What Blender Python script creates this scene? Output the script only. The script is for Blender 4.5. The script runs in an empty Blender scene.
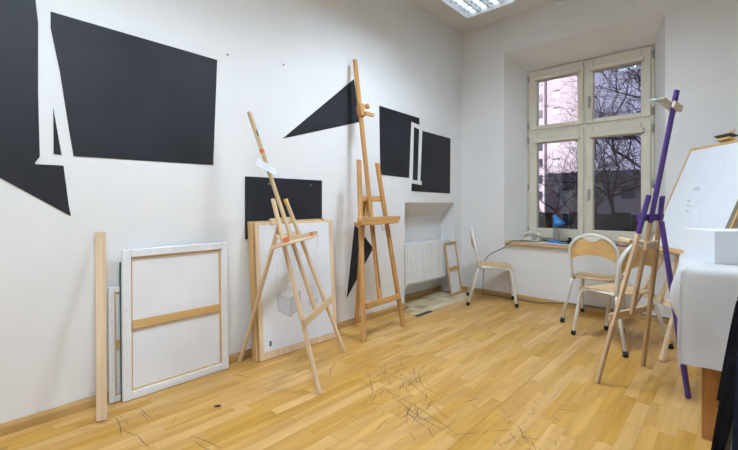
import bpy, bmesh, math, random
from mathutils import Vector as V, Matrix as M4, noise as mnoise
random.seed(7)
S = bpy.context.scene
COL = S.collection
PI = math.pi
# ------------------------------------------------------------------ camera, sky, sun, exposure
cam_d = bpy.data.cameras.new('camera')
cam = bpy.data.objects.new('camera', cam_d)
COL.objects.link(cam)
cam.location = (2.6906, -4.7433, 1.15)
cam.rotation_euler = (PI / 2, 0, math.radians(42.549))
cam_d.sensor_width = 36.0
cam_d.lens = 36.0 * 402 / 738
cam_d.shift_y = -22.0 / 738
cam_d.clip_start = 0.05
cam_d.clip_end = 400
S.camera = cam

w = bpy.data.worlds.new('dusk_sky')
S.world = w
w.use_nodes = True
wn, wl = w.node_tree.nodes, w.node_tree.links
bg = wn['Background']
wtc = wn.new('ShaderNodeTexCoord')
wno = wn.new('ShaderNodeTexNoise')
wno.inputs['Scale'].default_value = 3.0
wno.inputs['Detail'].default_value = 4.0
wrp = wn.new('ShaderNodeValToRGB')
wrp.color_ramp.elements[0].position = 0.35
wrp.color_ramp.elements[0].color = (0.50, 0.50, 0.78, 1)
wrp.color_ramp.elements[1].position = 0.7
wrp.color_ramp.elements[1].color = (0.66, 0.64, 0.88, 1)
wl.new(wtc.outputs['Generated'], wno.inputs['Vector'])
wl.new(wno.outputs['Fac'], wrp.inputs['Fac'])
wl.new(wrp.outputs['Color'], bg.inputs['Color'])
bg.inputs['Strength'].default_value = 1.0

sun_d = bpy.data.lights.new('low_sun', 'SUN')
sun_d.energy = 4.2
sun_d.color = (1.0, 0.86, 0.87)
sun_d.angle = math.radians(1.5)
sun = bpy.data.objects.new('low_sun', sun_d)
COL.objects.link(sun)
sun.rotation_euler = (math.radians(72), 0, math.radians(-14))   # from behind this building

S.view_settings.view_transform = 'Standard'
S.view_settings.look = 'None'
S.view_settings.gamma = 1.0
S.view_settings.use_curve_mapping = False
S.view_settings.exposure = 0.0
LAMP_S = 252.0
LAMP_COL = (0.71, 0.855, 1.0)

# ------------------------------------------------------------------ helpers
W = {}
def reg(o, mat=None):
    W[o.name] = mat or M4()
    return o
def link(o, parent, world=None):
    COL.objects.link(o)
    world = world or M4()
    o.matrix_basis = world
    if parent is not None:
        o.parent = parent
        o.matrix_parent_inverse = W[parent.name].inverted()
    W[o.name] = world.copy()
    return o
def tag(o, label=None, cat=None, group=None, kind=None):
    if label: o['label'] = label
    if cat: o['category'] = cat
    if group: o['group'] = group
    if kind: o['kind'] = kind
    return o
def thing(name, loc, label, cat, group=None):
    o = bpy.data.objects.new(name, None)
    o.empty_display_size = 0.1
    link(o, None, M4.Translation(V(loc)))
    return tag(o, label, cat, group)
def mesh(name, verts, faces, mat, parent=None, world=None, smooth=False):
    me = bpy.data.meshes.new(name)
    me.from_pydata([tuple(v) for v in verts], [], faces)
    me.update()
    if mat: me.materials.append(mat)
    if smooth:
        for p in me.polygons: p.use_smooth = True
    return link(bpy.data.objects.new(name, me), parent, world)
def from_bm(name, bm, mat, parent=None, world=None, smooth=False):
    me = bpy.data.meshes.new(name)
    bmesh.ops.recalc_face_normals(bm, faces=bm.faces[:])
    bm.to_mesh(me); bm.free()
    if mat: me.materials.append(mat)
    if smooth:
        for p in me.polygons: p.use_smooth = True
    return link(bpy.data.objects.new(name, me), parent, world)
def add_box(bm, x0, x1, y0, y1, z0, z1):
    vs = [bm.verts.new((x, y, z)) for x in (x0, x1) for y in (y0, y1) for z in (z0, z1)]
    for f in ((0, 1, 3, 2), (4, 6, 7, 5), (0, 4, 5, 1), (2, 3, 7, 6), (0, 2, 6, 4), (1, 5, 7, 3)):
        bm.faces.new([vs[i] for i in f])
    return vs
def bevel(bm, off, seg=1):
    bmesh.ops.bevel(bm, geom=bm.edges[:], offset=off, segments=seg, affect='EDGES', clamp_overlap=True)
def box(name, x0, x1, y0, y1, z0, z1, mat, parent=None, bev=0.0, world=None):
    bm = bmesh.new(); add_box(bm, x0, x1, y0, y1, z0, z1)
    if bev: bevel(bm, bev)
    return from_bm(name, bm, mat, parent, world)
def frame(p0, p1, side):
    p0, p1 = V(p0), V(p1)
    z = (p1 - p0).normalized(); s = V(side)
    x = (s - z * s.dot(z)).normalized(); y = z.cross(x)
    m = M4((x, y, z)).transposed().to_4x4() if False else M4(((x.x, y.x, z.x, p0.x), (x.y, y.y, z.y, p0.y), (x.z, y.z, z.z, p0.z), (0, 0, 0, 1)))
    return m, (p1 - p0).length
def beam(name, p0, p1, wx, wy, mat, parent, side, bev=0.003):
    """a bar from p0 to p1, wx wide along `side`, wy deep; local z is the grain"""
    m, L = frame(p0, p1, side)
    bm = bmesh.new(); add_box(bm, -wx / 2, wx / 2, -wy / 2, wy / 2, 0, L)
    if bev: bevel(bm, bev)
    return from_bm(name, bm, mat, parent, m)
def sweep(bm, pts, r, n=8, cap=True, ell=1.0):
    pts = [V(p) for p in pts]
    rs = r if isinstance(r, (list, tuple)) else [r] * len(pts)
    t = (pts[1] - pts[0]).normalized()
    a = V((0, 0, 1)) if abs(t.z) < 0.9 else V((1, 0, 0))
    u = t.cross(a).normalized()
    rings = []
    for i, p in enumerate(pts):
        if i == 0: d = pts[1] - pts[0]
        elif i == len(pts) - 1: d = pts[-1] - pts[-2]
        else: d = (pts[i + 1] - pts[i]).normalized() + (pts[i] - pts[i - 1]).normalized()
        d = d.normalized() if d.length > 1e-9 else t
        u = (u - d * u.dot(d)).normalized(); v = d.cross(u)
        rings.append([bm.verts.new(p + (u * math.cos(2 * PI * k / n) + v * ell * math.sin(2 * PI * k / n)) * rs[i]) for k in range(n)])
    for a_, b_ in zip(rings, rings[1:]):
        for k in range(n):
            bm.faces.new((a_[k], a_[(k + 1) % n], b_[(k + 1) % n], b_[k]))
    if cap:
        bm.faces.new(rings[0][::-1]); bm.faces.new(rings[-1])
def tube(name, pts, r, mat, parent=None, n=8, world=None):
    bm = bmesh.new(); sweep(bm, pts, r, n)
    return from_bm(name, bm, mat, parent, world, smooth=True)
def smooth_path(pts, k=6):
    pts = [V(p) for p in pts]; out = []
    P = [pts[0]] + pts + [pts[-1]]
    for i in range(1, len(P) - 2):
        for j in range(k):
            t = j / k
            a, b, c, d = P[i - 1], P[i], P[i + 1], P[i + 2]
            out.append(0.5 * ((2 * b) + (c - a) * t + (2 * a - 5 * b + 4 * c - d) * t * t + (3 * b - a - 3 * c + d) * t ** 3))
    out.append(pts[-1])
    return out
def prism(name, poly, off, mat, parent=None, bev=0.0, world=None):
    """poly (3D points) pushed along the vector off"""
    bm = bmesh.new(); off = V(off)
    a = [bm.verts.new(V(p)) for p in poly]; b = [bm.verts.new(V(p) + off) for p in poly]
    n = len(a)
    bm.faces.new(a[::-1]); bm.faces.new(b)
    for i in range(n): bm.faces.new((a[i], a[(i + 1) % n], b[(i + 1) % n], b[i]))
    if bev: bevel(bm, bev)
    return from_bm(name, bm, mat, parent, world)
def lathe(name, prof, mat, parent=None, n=20, world=None):
    bm = bmesh.new(); rings = []
    for r, z in prof:
        rings.append([bm.verts.new((r * math.cos(2 * PI * k / n), r * math.sin(2 * PI * k / n), z)) for k in range(n)])
    for a, b in zip(rings, rings[1:]):
        for k in range(n): bm.faces.new((a[k], a[(k + 1) % n], b[(k + 1) % n], b[k]))
    bm.faces.new(rings[0][::-1]); bm.faces.new(rings[-1])
    return from_bm(name, bm, mat, parent, world, smooth=True)
def copy_tree(o, parent=None):
    c = o.copy(); COL.objects.link(c)
    if parent is not None: c.parent = parent
    for ch in list(o.children): copy_tree(ch, c)
    return c

# ------------------------------------------------------------------ materials
def new_mat(name):
    m = bpy.data.materials.new(name); m.use_nodes = True
    nt = m.node_tree
    return m, nt.nodes, nt.links, nt.nodes['Principled BSDF']
def plain(name, col, rough=0.5, metal=0.0, var=0.06, scale=8.0, bump=0.0, bscale=60.0, spec=0.5):
    m, n, l, b = new_mat(name)
    tc = n.new('ShaderNodeTexCoord'); no = n.new('ShaderNodeTexNoise')
    no.inputs['Scale'].default_value = scale; no.inputs['Detail'].default_value = 5
    l.new(tc.outputs['Object'], no.inputs['Vector'])
    r = n.new('ShaderNodeValToRGB')
    r.color_ramp.elements[0].position = 0.3; r.color_ramp.elements[1].position = 0.7
    r.color_ramp.elements[0].color = tuple(c * (1 - var) for c in col) + (1,)
    r.color_ramp.elements[1].color = tuple(min(1, c * (1 + var)) for c in col) + (1,)
    l.new(no.outputs['Fac'], r.inputs['Fac']); l.new(r.outputs['Color'], b.inputs['Base Color'])
    b.inputs['Roughness'].default_value = rough; b.inputs['Metallic'].default_value = metal
    b.inputs['Specular IOR Level'].default_value = spec
    if bump:
        n2 = n.new('ShaderNodeTexNoise'); n2.inputs['Scale'].default_value = bscale; n2.inputs['Detail'].default_value = 6
        l.new(tc.outputs['Object'], n2.inputs['Vector'])
        bp = n.new('ShaderNodeBump'); bp.inputs['Strength'].default_value = bump; bp.inputs['Distance'].default_value = 0.004
        l.new(n2.outputs['Fac'], bp.inputs['Height']); l.new(bp.outputs['Normal'], b.inputs['Normal'])
    return m
def wood(name, c1, c2, rough=0.5, axis=2, rnd='object', fine=26.0, tint=0.16, spec=0.4):
    """grain along a local axis; each piece (object or island) gets its own tone"""
    m, n, l, b = new_mat(name)
    tc = n.new('ShaderNodeTexCoord'); mp = n.new('ShaderNodeMapping')
    sc = [fine, fine, fine]; sc[axis] = 1.6
    mp.inputs['Scale'].default_value = sc
    l.new(tc.outputs['Object'], mp.inputs['Vector'])
    if rnd == 'object':
        oi = n.new('ShaderNodeObjectInfo'); rv = oi.outputs['Random']
    else:
        ge = n.new('ShaderNodeNewGeometry'); rv = ge.outputs['Random Per Island']
    ml = n.new('ShaderNodeMath'); ml.operation = 'MULTIPLY'; ml.inputs[1].default_value = 37.0
    l.new(rv, ml.inputs[0])
    no = n.new('ShaderNodeTexNoise'); no.noise_dimensions = '4D'
    no.inputs['Scale'].default_value = 1.0; no.inputs['Detail'].default_value = 5; no.inputs['Distortion'].default_value = 0.6
    l.new(mp.outputs['Vector'], no.inputs['Vector']); l.new(ml.outputs[0], no.inputs['W'])
    r = n.new('ShaderNodeValToRGB')
    r.color_ramp.elements[0].position = 0.3; r.color_ramp.elements[1].position = 0.68
    r.color_ramp.elements[0].color = c1 + (1,); r.color_ramp.elements[1].color = c2 + (1,)
    l.new(no.outputs['Fac'], r.inputs['Fac'])
    hs = n.new('ShaderNodeHueSaturation')
    mr = n.new('ShaderNodeMapRange'); mr.inputs['To Min'].default_value = 1 - tint; mr.inputs['To Max'].default_value = 1 + tint
    l.new(rv, mr.inputs['Value']); l.new(mr.outputs['Result'], hs.inputs['Value'])
    mr2 = n.new('ShaderNodeMapRange'); mr2.inputs['To Min'].default_value = 1 + tint * 0.7; mr2.inputs['To Max'].default_value = 1 - tint * 0.9
    l.new(rv, mr2.inputs['Value']); l.new(mr2.outputs['Result'], hs.inputs['Saturation'])
    l.new(r.outputs['Color'], hs.inputs['Color']); l.new(hs.outputs['Color'], b.inputs['Base Color'])
    b.inputs['Roughness'].default_value = rough; b.inputs['Specular IOR Level'].default_value = spec
    bp = n.new('ShaderNodeBump'); bp.inputs['Strength'].default_value = 0.08; bp.inputs['Distance'].default_value = 0.002
    l.new(no.outputs['Fac'], bp.inputs['Height']); l.new(bp.outputs['Normal'], b.inputs['Normal'])
    return m
def emit(name, col, s):
    m, n, l, b = new_mat(name)
    b.inputs['Base Color'].default_value = col + (1,)
    b.inputs['Emission Color'].default_value = col + (1,); b.inputs['Emission Strength'].default_value = s
    return m
def glass(name, tint=(0.93, 0.95, 0.96)):
    m, n, l, b = new_mat(name)
    n.remove(b)
    tr = n.new('ShaderNodeBsdfTransparent'); tr.inputs['Color'].default_value = tint + (1,)
    gl = n.new('ShaderNodeBsdfGlossy'); gl.inputs['Roughness'].default_value = 0.01
    fr = n.new('ShaderNodeFresnel'); fr.inputs['IOR'].default_value = 1.6
    mx = n.new('ShaderNodeMixShader')
    l.new(fr.outputs[0], mx.inputs[0]); l.new(tr.outputs[0], mx.inputs[1]); l.new(gl.outputs[0], mx.inputs[2])
    l.new(mx.outputs[0], n['Material Output'].inputs['Surface'])
    return m

m_wall = plain('wall_paint', (0.82, 0.815, 0.815), 0.85, var=0.02, scale=2.5, bump=0.12, bscale=14, spec=0.2)
m_wall2 = plain('beige_wall_paint', (0.76, 0.73, 0.70), 0.9, var=0.04, scale=2.0)
m_ceil = plain('ceiling_paint', (0.80, 0.79, 0.77), 0.9, var=0.02, scale=2.0, bump=0.1, bscale=20, spec=0.2)
m_subfloor = plain('floor_joint_dark', (0.22, 0.12, 0.04), 0.9)
OAK1, OAK2 = (0.465, 0.240, 0.052), (0.66, 0.375, 0.100)
m_stave = wood('oak_stave', OAK1, OAK2, 0.34, axis=1, rnd='object', fine=16, tint=0.10)
m_stave_i = wood('oak_stave_small', OAK1, OAK2, 0.34, axis=1, rnd='island', fine=16, tint=0.10)
m_base = wood('oak_skirting', (0.44, 0.26, 0.095), (0.60, 0.38, 0.16), 0.45, axis=2, fine=22, tint=0.06)
m_black = plain('matt_black_board', (0.011, 0.0125, 0.018), 0.55, var=0.35, scale=3.0, bump=0.1, bscale=40, spec=0.4)
m_pine = wood('pale_pine', (0.60, 0.41, 0.235), (0.78, 0.59, 0.38), 0.55)
m_pine2 = wood('grey_pine', (0.50, 0.33, 0.18), (0.68, 0.48, 0.29), 0.6)
m_beech = wood('varnished_beech', (0.46, 0.22, 0.065), (0.66, 0.36, 0.125), 0.4, tint=0.08)
m_golden = wood('golden_pine', (0.55, 0.33, 0.13), (0.72, 0.48, 0.22), 0.5, tint=0.05)
m_purple = plain('purple_paint', (0.070, 0.028, 0.205), 0.5, var=0.25, scale=14, bump=0.1)
m_white = plain('white_canvas', (0.82, 0.83, 0.86), 0.9, var=0.02, scale=5, bump=0.15, bscale=220, spec=0.2)
m_paper = plain('drawing_paper', (0.80, 0.82, 0.87), 0.8, var=0.015, scale=4, spec=0.2)
m_cloth = plain('white_tablecloth', (0.61, 0.60, 0.60), 0.95, var=0.03, scale=6, bump=0.2, bscale=120, spec=0.1)
m_enamel = plain('white_enamel', (0.82, 0.82, 0.81), 0.35, var=0.015)
m_tubew = plain('cream_tube_enamel', (0.74, 0.73, 0.69), 0.35, var=0.05)
m_rubber = plain('black_rubber', (0.012, 0.012, 0.013), 0.7)
m_ply = wood('beech_plywood', (0.60, 0.38, 0.17), (0.76, 0.53, 0.28), 0.42, axis=0, fine=18, tint=0.1)
m_plyback = wood('orange_plywood', (0.62, 0.36, 0.12), (0.78, 0.51, 0.22), 0.42, axis=0, fine=18, tint=0.06)
m_upvc = plain('cream_window_paint', (0.70, 0.65, 0.54), 0.45, var=0.04, scale=5)
m_metal = plain('grey_metal', (0.42, 0.42, 0.41), 0.35, metal=0.8, var=0.1)
m_alu = plain('bright_louvre', (0.86, 0.89, 0.93), 0.3, metal=0.0, var=0.02)
m_blue = plain('blue_lamp_enamel', (0.03, 0.21, 0.58), 0.35, var=0.08)
m_dkblue = plain('dark_blue_plastic', (0.02, 0.025, 0.12), 0.5)
m_ivory = plain('ivory_plastic', (0.68, 0.64, 0.55), 0.5, var=0.08, scale=20)
m_cable = plain('dark_cable', (0.035, 0.04, 0.05), 0.6)
m_teal = plain('dark_green_board', (0.035, 0.12, 0.10), 0.5)
m_kraft = plain('brown_cardboard', (0.22, 0.175, 0.13), 0.85)
m_graph = plain('graphite_line', (0.30, 0.31, 0.35), 0.7, var=0.3, scale=30)
m_graph2 = plain('soft_graphite', (0.62, 0.64, 0.70), 0.7, var=0.08, scale=25)
m_char = plain('charcoal', (0.045, 0.045, 0.05), 0.9, var=0.4, scale=30)
m_orange = plain('orange_paint', (0.72, 0.17, 0.035), 0.6, var=0.2, scale=50)
m_yellow = plain('yellow_paint', (0.75, 0.46, 0.08), 0.6)
m_coat = plain('black_cloth', (0.006, 0.006, 0.008), 0.95, var=0.4, scale=15, bump=0.4, bscale=90, spec=0.1)
m_navy = plain('navy_cloth', (0.012, 0.016, 0.028), 0.95, var=0.3, scale=30, bump=0.3, bscale=200, spec=0.1)
m_tableleg = wood('orange_brown_table_wood', (0.36, 0.16, 0.045), (0.48, 0.23, 0.07), 0.4, tint=0.04)
m_darkwood = wood('grey_brown_wood', (0.075, 0.062, 0.05), (0.12, 0.10, 0.08), 0.6, tint=0.04)
m_glass = glass('window_glass')
m_plastic = glass('clear_wrap', (0.86, 0.87, 0.88))

# ------------------------------------------------------------------ room shell
X1, Y0, H = 4.6, -7.0, 3.40
floor = tag(box('floor', -0.25, X1, Y0, 0.0, -0.06, -0.012, m_subfloor), 'oak strip parquet floor', kind='structure')

# parquet staves: 7 cm strips along the left wall, the 300 largest in view are single pieces
def project(p):
    v = V(p) - cam.location; a = math.radians(42.549)
    F = V((-math.sin(a), math.cos(a), 0)); R = V((math.cos(a), math.sin(a), 0))
    z = v.dot(F)
    return (369 + 402 * v.dot(R) / z, 203 - 402 * v.z / z, z) if z > 0.1 else None
SW = 0.0705
staves = []
rs = random.Random(3)
TILE = (-0.2, 0.285, -1.39, -0.16)     # tiled patch by the radiator
for i in range(int(X1 / SW) + 1):
    x0, x1 = i * SW, min((i + 1) * SW, X1)
    y = Y0 + (i // 3) * 0.37 % 0.5 - 0.5 - (i % 3) * 0.16
    while y < 0:
        L = rs.choice((0.36, 0.44, 0.5, 0.56, 0.3, 0.62))
        a, b = max(y, Y0), min(y + L, 0.0)
        y += L
        if b - a < 0.02: continue
        if x0 < TILE[1] - 0.02:
            if a < TILE[2] < b: b = TILE[2]
            elif a >= TILE[2] and b <= TILE[3]: continue
            elif a < TILE[3] < b and a >= TILE[2]: a = TILE[3]
            if b - a < 0.02: continue
        staves.append((x0, x1, a, b))
def in_view(s):
    c = project(((s[0] + s[1]) / 2, (s[2] + s[3]) / 2, 0))
    if c is None: return 0
    e = [project((x, y, 0)) for x in s[:2] for y in s[2:]]
    if any(q is None for q in e): return 0
    if max(q[0] for q in e) < 0 or min(q[0] for q in e) > 738 or min(q[1] for q in e) > 450: return 0
    return (s[1] - s[0]) * (s[3] - s[2]) / c[2] ** 3
staves.sort(key=in_view, reverse=True)
G = 0.00045
cache = {}
stuff = bmesh.new()
for k, (x0, x1, a, b) in enumerate(staves):
    if k < 300:
        key = (round(x1 - x0, 3), round(b - a, 3))
        if key not in cache:
            bm = bmesh.new(); add_box(bm, G, key[0] - G, G, key[1] - G, -0.012, 0.0)
            bmesh.ops.recalc_face_normals(bm, faces=bm.faces[:])
            me = bpy.data.meshes.new('plank'); bm.to_mesh(me); bm.free(); me.materials.append(m_stave); cache[key] = me
        link(bpy.data.objects.new('plank', cache[key]), floor, M4.Translation((x0, a, 0)))
    else:
        add_box(stuff, x0 + G, x1 - G, a + G, b - G, -0.012, 0.0)
tag(from_bm('plank_field', stuff, m_stave_i, floor), kind='stuff')

# tiles in front of and under the radiator
m_tile = [plain('tile_%s' % nme, c, 0.45, var=0.1, scale=9) for nme, c in (('cream', (0.60, 0.49, 0.31)), ('sand', (0.47, 0.345, 0.175)), ('pale', (0.66, 0.57, 0.41)), ('ochre', (0.38, 0.26, 0.115)))]
tw = 0.121
cache = {}
rt = random.Random(5)
for i in range(4):
    for j in range(10):
        x0 = TILE[0] + i * tw; y0 = TILE[2] + j * (TILE[3] - TILE[2]) / 10
        if x0 < -0.01 and (y0 < -1.23 or y0 > -0.31): continue
        q = rt.choice((0, 0, 1, 2, 3)) if i < 3 else rt.choice((0, 2, 2))
        if q not in cache:
            bm = bmesh.new(); add_box(bm, 0.001, tw - 0.001, 0.001, 0.122, -0.012, 0.002); bevel(bm, 0.0008)
            bmesh.ops.recalc_face_normals(bm, faces=bm.faces[:])
            me = bpy.data.meshes.new('tile'); bm.to_mesh(me); bm.free(); me.materials.append(m_tile[q]); cache[q] = me
        link(bpy.data.objects.new('tile', cache[q]), floor, M4.Translation((x0, y0, 0)))
tag(box('floor_gap_strip', 0.262, 0.312, -1.42, -1.15, 0.0005, 0.004, m_char), 'short black strip on the floor at the edge of the cream tiles', 'strip')

def quads(name, qs, mat):
    v, f = [], []
    for q in qs:
        f.append(list(range(len(v), len(v) + len(q)))); v += q
    o = mesh(name, v, f, mat)
    bm = bmesh.new(); bm.from_mesh(o.data); bmesh.ops.remove_doubles(bm, verts=bm.verts[:], dist=1e-4); bm.to_mesh(o.data); bm.free()
    return o
NY0, NY1, NZ, ND, NZB = -1.235, -0.195, 1.155, -0.2, 0.985
lw_ = quads('wall_left', [
    [(0, Y0, 0), (0, NY0, 0), (0, NY0, H), (0, Y0, H)],
    [(0, NY0, NZ), (0, NY1, NZ), (0, NY1, H), (0, NY0, H)],
    [(0, NY1, 0), (0, 0, 0), (0, 0, H), (0, NY1, H)],
    [(0, NY0, 0), (ND, NY0, 0), (ND, NY0, NZB), (0, NY0, NZ)],
    [(0, NY1, 0), (0, NY1, NZ), (ND, NY1, NZB), (ND, NY1, 0)],
    [(0, NY0, NZ), (ND, NY0, NZB), (ND, NY1, NZB), (0, NY1, NZ)],
    [(ND, NY0, 0), (ND, NY1, 0), (ND, NY1, NZB), (ND, NY0, NZB)],
], m_wall)
tag(lw_, 'white plaster wall with black painted shapes and a radiator niche', kind='structure')
# back wall with splayed window recess
AX0, AX1, AZ0, AZ1 = 0.58, 2.177, 0.66, 2.986
BX0, BX1, BZ0, BZ1, BY = 0.735, 2.055, 0.66, 2.80, 0.34
OY = 0.55
def ring(a, b):
    out = []
    for i in range(4): out.append([a[i], a[(i + 1) % 4], b[(i + 1) % 4], b[i]])
    return out
ra = [(AX0, 0, AZ0), (AX1, 0, AZ0), (AX1, 0, AZ1), (AX0, 0, AZ1)]
rb = [(BX0, BY, BZ0), (BX1, BY, BZ0), (BX1, BY, BZ1), (BX0, BY, BZ1)]
rc = [(BX0, OY, BZ0), (BX1, OY, BZ0), (BX1, OY, BZ1), (BX0, OY, BZ1)]
outer = [(0, 0, 0), (X1, 0, 0), (X1, 0, H), (0, 0, H)]
bw_ = quads('wall_back', ring(outer, ra) + ring(ra, rb) + ring(rb, rc), m_wall)
tag(bw_, 'white plaster wall with a deep splayed window recess', kind='structure')
tag(mesh('wall_right', [(X1, Y0, 0), (X1, 0, 0), (X1, 0, H), (X1, Y0, H)], [(0, 1, 2, 3)], m_wall2), kind='structure')
tag(mesh('wall_rear', [(0, Y0, 0), (X1, Y0, 0), (X1, Y0, H), (0, Y0, H)], [(0, 1, 2, 3)], m_wall2), kind='structure')
tag(box('ceiling', -0.25, X1, Y0, 0.0, H, H + 0.2, m_ceil), kind='structure')
# skirting boards
def skirting(name, p0, p1, n):
    p0, p1, n = V(p0), V(p1), V(n)
    m, L = frame(p0, p1, n)
    h, t = 0.058, 0.018
    prof = [(0, 0), (t, 0), (t, h * 0.7), (t * 0.55, h), (0, h)]
    d = (p1 - p0).normalized()
    pts = [p0 + n * a + V((0, 0, 1)) * b for a, b in prof]
    loc = [m.inverted() @ p for p in pts]
    return tag(prism(name, loc, (0, 0, L), m_base, world=m), kind='structure')
skirting('baseboard_left', (0, Y0, 0), (0, NY0, 0), (1, 0, 0))
skirting('baseboard_corner', (0, NY1, 0), (0, -0.02, 0), (1, 0, 0))
skirting('baseboard_niche', (ND, NY0 + 0.002, 0.002), (ND, NY1 - 0.002, 0.002), (1, 0, 0))
skirting('baseboard_back', (X1, 0, 0), (0, 0, 0), (0, -1, 0))

# ------------------------------------------------------------------ window
win = tag(bpy.data.objects.new('window_1', None), 'cream four-light casement window with two small panes above two tall ones', kind='structure')
link(win, None, M4.Translation((1.39, 0.35, 0.70)))
FX0, FX1, FZ0, FZ1, FM, FT = 0.737, 2.052, 0.70, 2.797, 1.395, 2.035
fy0, fy1 = 0.345, 0.43
for nm, a in (('frame_jamb', (FX0, FX0 + 0.045, fy0, fy1, FZ0, FZ1)), ('frame_jamb', (FX1 - 0.045, FX1, fy0, fy1, FZ0, FZ1)),
              ('frame_head', (FX0 + 0.045, FX1 - 0.045, fy0, fy1, FZ1 - 0.045, FZ1)), ('frame_bottom', (FX0 + 0.045, FX1 - 0.045, fy0, fy1, FZ0, FZ0 + 0.05)),
              ('frame_transom', (FX0 + 0.045, FX1 - 0.045, fy0 - 0.004, fy1, FT - 0.035, FT + 0.035)),
              ('frame_mullion', (FM - 0.03, FM + 0.03, fy0 - 0.002, fy1, FZ0 + 0.05, FT - 0.035)), ('frame_mullion', (FM - 0.03, FM + 0.03, fy0 - 0.002, fy1, FT + 0.035, FZ1 - 0.045))):
    box(nm, *a, m_upvc, win, 0.004)
def sash(x0, x1, z0, z1, gx0, gx1, gz0, gz1, hside):
    y0, y1 = 0.318, 0.40
    s = box('sash_stile', x0, gx0, y0, y1, z0, z1, m_upvc, win, 0.006)
    box('sash_stile', gx1, x1, y0, y1, z0, z1, m_upvc, win, 0.006)
    box('sash_rail', gx0, gx1, y0, y1, z0, gz0, m_upvc, win, 0.006)
    top = box('sash_rail', gx0, gx1, y0, y1, gz1, z1, m_upvc, win, 0.006)
    # raised bead across the head of the sash
    box('blind_cassette', gx0 - 0.03, gx1 + 0.03, 0.278, y0, gz1 + 0.002, gz1 + 0.055, m_upvc, win, 0.008)
    # thin bead round the glass
    pane = tag(box('pane', gx0 - 0.004, gx1 + 0.004, 0.366, 0.372, gz0 - 0.004, gz1 + 0.004, m_glass, win), 'clear window pane')
    return pane
sash(FX0 + 0.03, FM - 0.012, FT + 0.02, FZ1 - 0.02, 0.858, 1.322, 2.105, 2.655, 1)
sash(FM + 0.012, FX1 - 0.03, FT + 0.02, FZ1 - 0.02, 1.482, 1.936, 2.105, 2.64, -1)
sash(FX0 + 0.03, FM - 0.012, FZ0 + 0.025, FT - 0.02, 0.858, 1.322, 0.842, 1.885, 1)
sash(FM + 0.012, FX1 - 0.03, FZ0 + 0.025, FT - 0.02, 1.482, 1.936, 0.842, 1.885, -1)
for hx, hz in ((1.443, 2.33), (1.443, 1.275)):
    h_ = box('window_handle', hx - 0.014, hx + 0.014, 0.306, 0.318, hz - 0.035, hz + 0.035, m_metal, win, 0.004)
    box('grip', hx - 0.009, hx + 0.009, 0.285, 0.306, hz - 0.10, hz + 0.012, m_metal, h_, 0.004)
for hx in (FX0 + 0.012, FX1 - 0.012):
    for hz in (0.82, 1.35, 1.93, 2.11, 2.70):
        tube('hinge', [(hx, 0.333, hz - 0.04), (hx, 0.333, hz + 0.04)], 0.011, m_metal, win, 8)

sill = tag(box('window_sill', 0.605, 2.17, -0.045, 0.315, 0.648, 0.69, wood('sill_wood', (0.52, 0.38, 0.20), (0.66, 0.51, 0.31), 0.5, axis=0, tint=0.04), None, 0.005), 'pale wooden window sill board under the casement window', 'sill')

# ------------------------------------------------------------------ ceiling lights
def louvre_light(x0, y0, label, tube_mat):
    Lx, hz = 0.60, 0.075
    x1, y1 = x0 + Lx, y0 + Lx
    t = thing('ceiling_light', ((x0 + x1) / 2, (y0 + y1) / 2, H), label, 'light', 'louvred ceiling lights')
    za, zb, e = H - hz, H - 0.001, 0.014
    for a in ((x0, x1, y0, y0 + e), (x0, x1, y1 - e, y1), (x0, x0 + e, y0 + e, y1 - e), (x1 - e, x1, y0 + e, y1 - e)):
        box('housing_side', a[0], a[1], a[2], a[3], za, zb, m_enamel, t)
    box('back_plate', x0 + e, x1 - e, y0 + e, y1 - e, zb - 0.008, zb, m_enamel, t)
    n = 6
    for k in range(1, n):
        yy = y0 + e + (Lx - 2 * e) * k / n
        box('louvre_blade', x0 + e, x1 - e, yy - 0.0012, yy + 0.0012, za + 0.030, za + 0.052, m_alu, t)
    for k in range(1, 4):
        xx = x0 + e + (Lx - 2 * e) * k / 4
        box('louvre_spine', xx - 0.012, xx + 0.012, y0 + e, y1 - e, za + 0.031, za + 0.054, m_alu, t)
    for k in range(4):
        xx = x0 + e + (Lx - 2 * e) * (k + 0.5) / 4
        bm = bmesh.new(); sweep(bm, [(xx, y0 + 0.02, zb - 0.0175), (xx, y1 - 0.02, zb - 0.0175)], 0.022, 10, ell=0.18)
        from_bm('fluorescent_tube', bm, tube_mat, t, smooth=True)
    return t
m_tube_on = emit('lit_fluorescent_tube', LAMP_COL, LAMP_S)
m_tube_dim = emit('dim_fluorescent_tube', LAMP_COL, LAMP_S * 0.011)
louvre_light(0.33, -1.06, 'dimly lit louvred ceiling light close to the room corner', m_tube_dim)
louvre_light(1.22, -2.30, 'lit louvred ceiling light in front of the tall easel', m_tube_on)
louvre_light(1.4, -4.62, 'lit louvred ceiling light in front of the leaning canvases', m_tube_on)
# added fill light behind the camera, shaped as an open batten; lifts room and ceiling
m_tube_fill = emit('fill_tube', LAMP_COL, LAMP_S * 0.42)
bt = thing('fill_batten', (2.9, -6.2, H), 'added twin tube fill light on the unseen ceiling behind the camera', 'light')
box('housing', 2.25, 3.55, -6.24, -6.16, H - 0.06, H - 0.001, m_enamel, bt, 0.004)
for yy in (-6.29, -6.11):
    tube('fluorescent_tube', [(2.3, yy, H - 0.10), (3.5, yy, H - 0.10)], 0.013, m_tube_fill, bt, 8)
for xx in (2.27, 3.51):
    box('lamp_holder', xx, xx + 0.025, -6.31, -6.09, H - 0.12, H - 0.0605, m_enamel, bt, 0.003)

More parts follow.
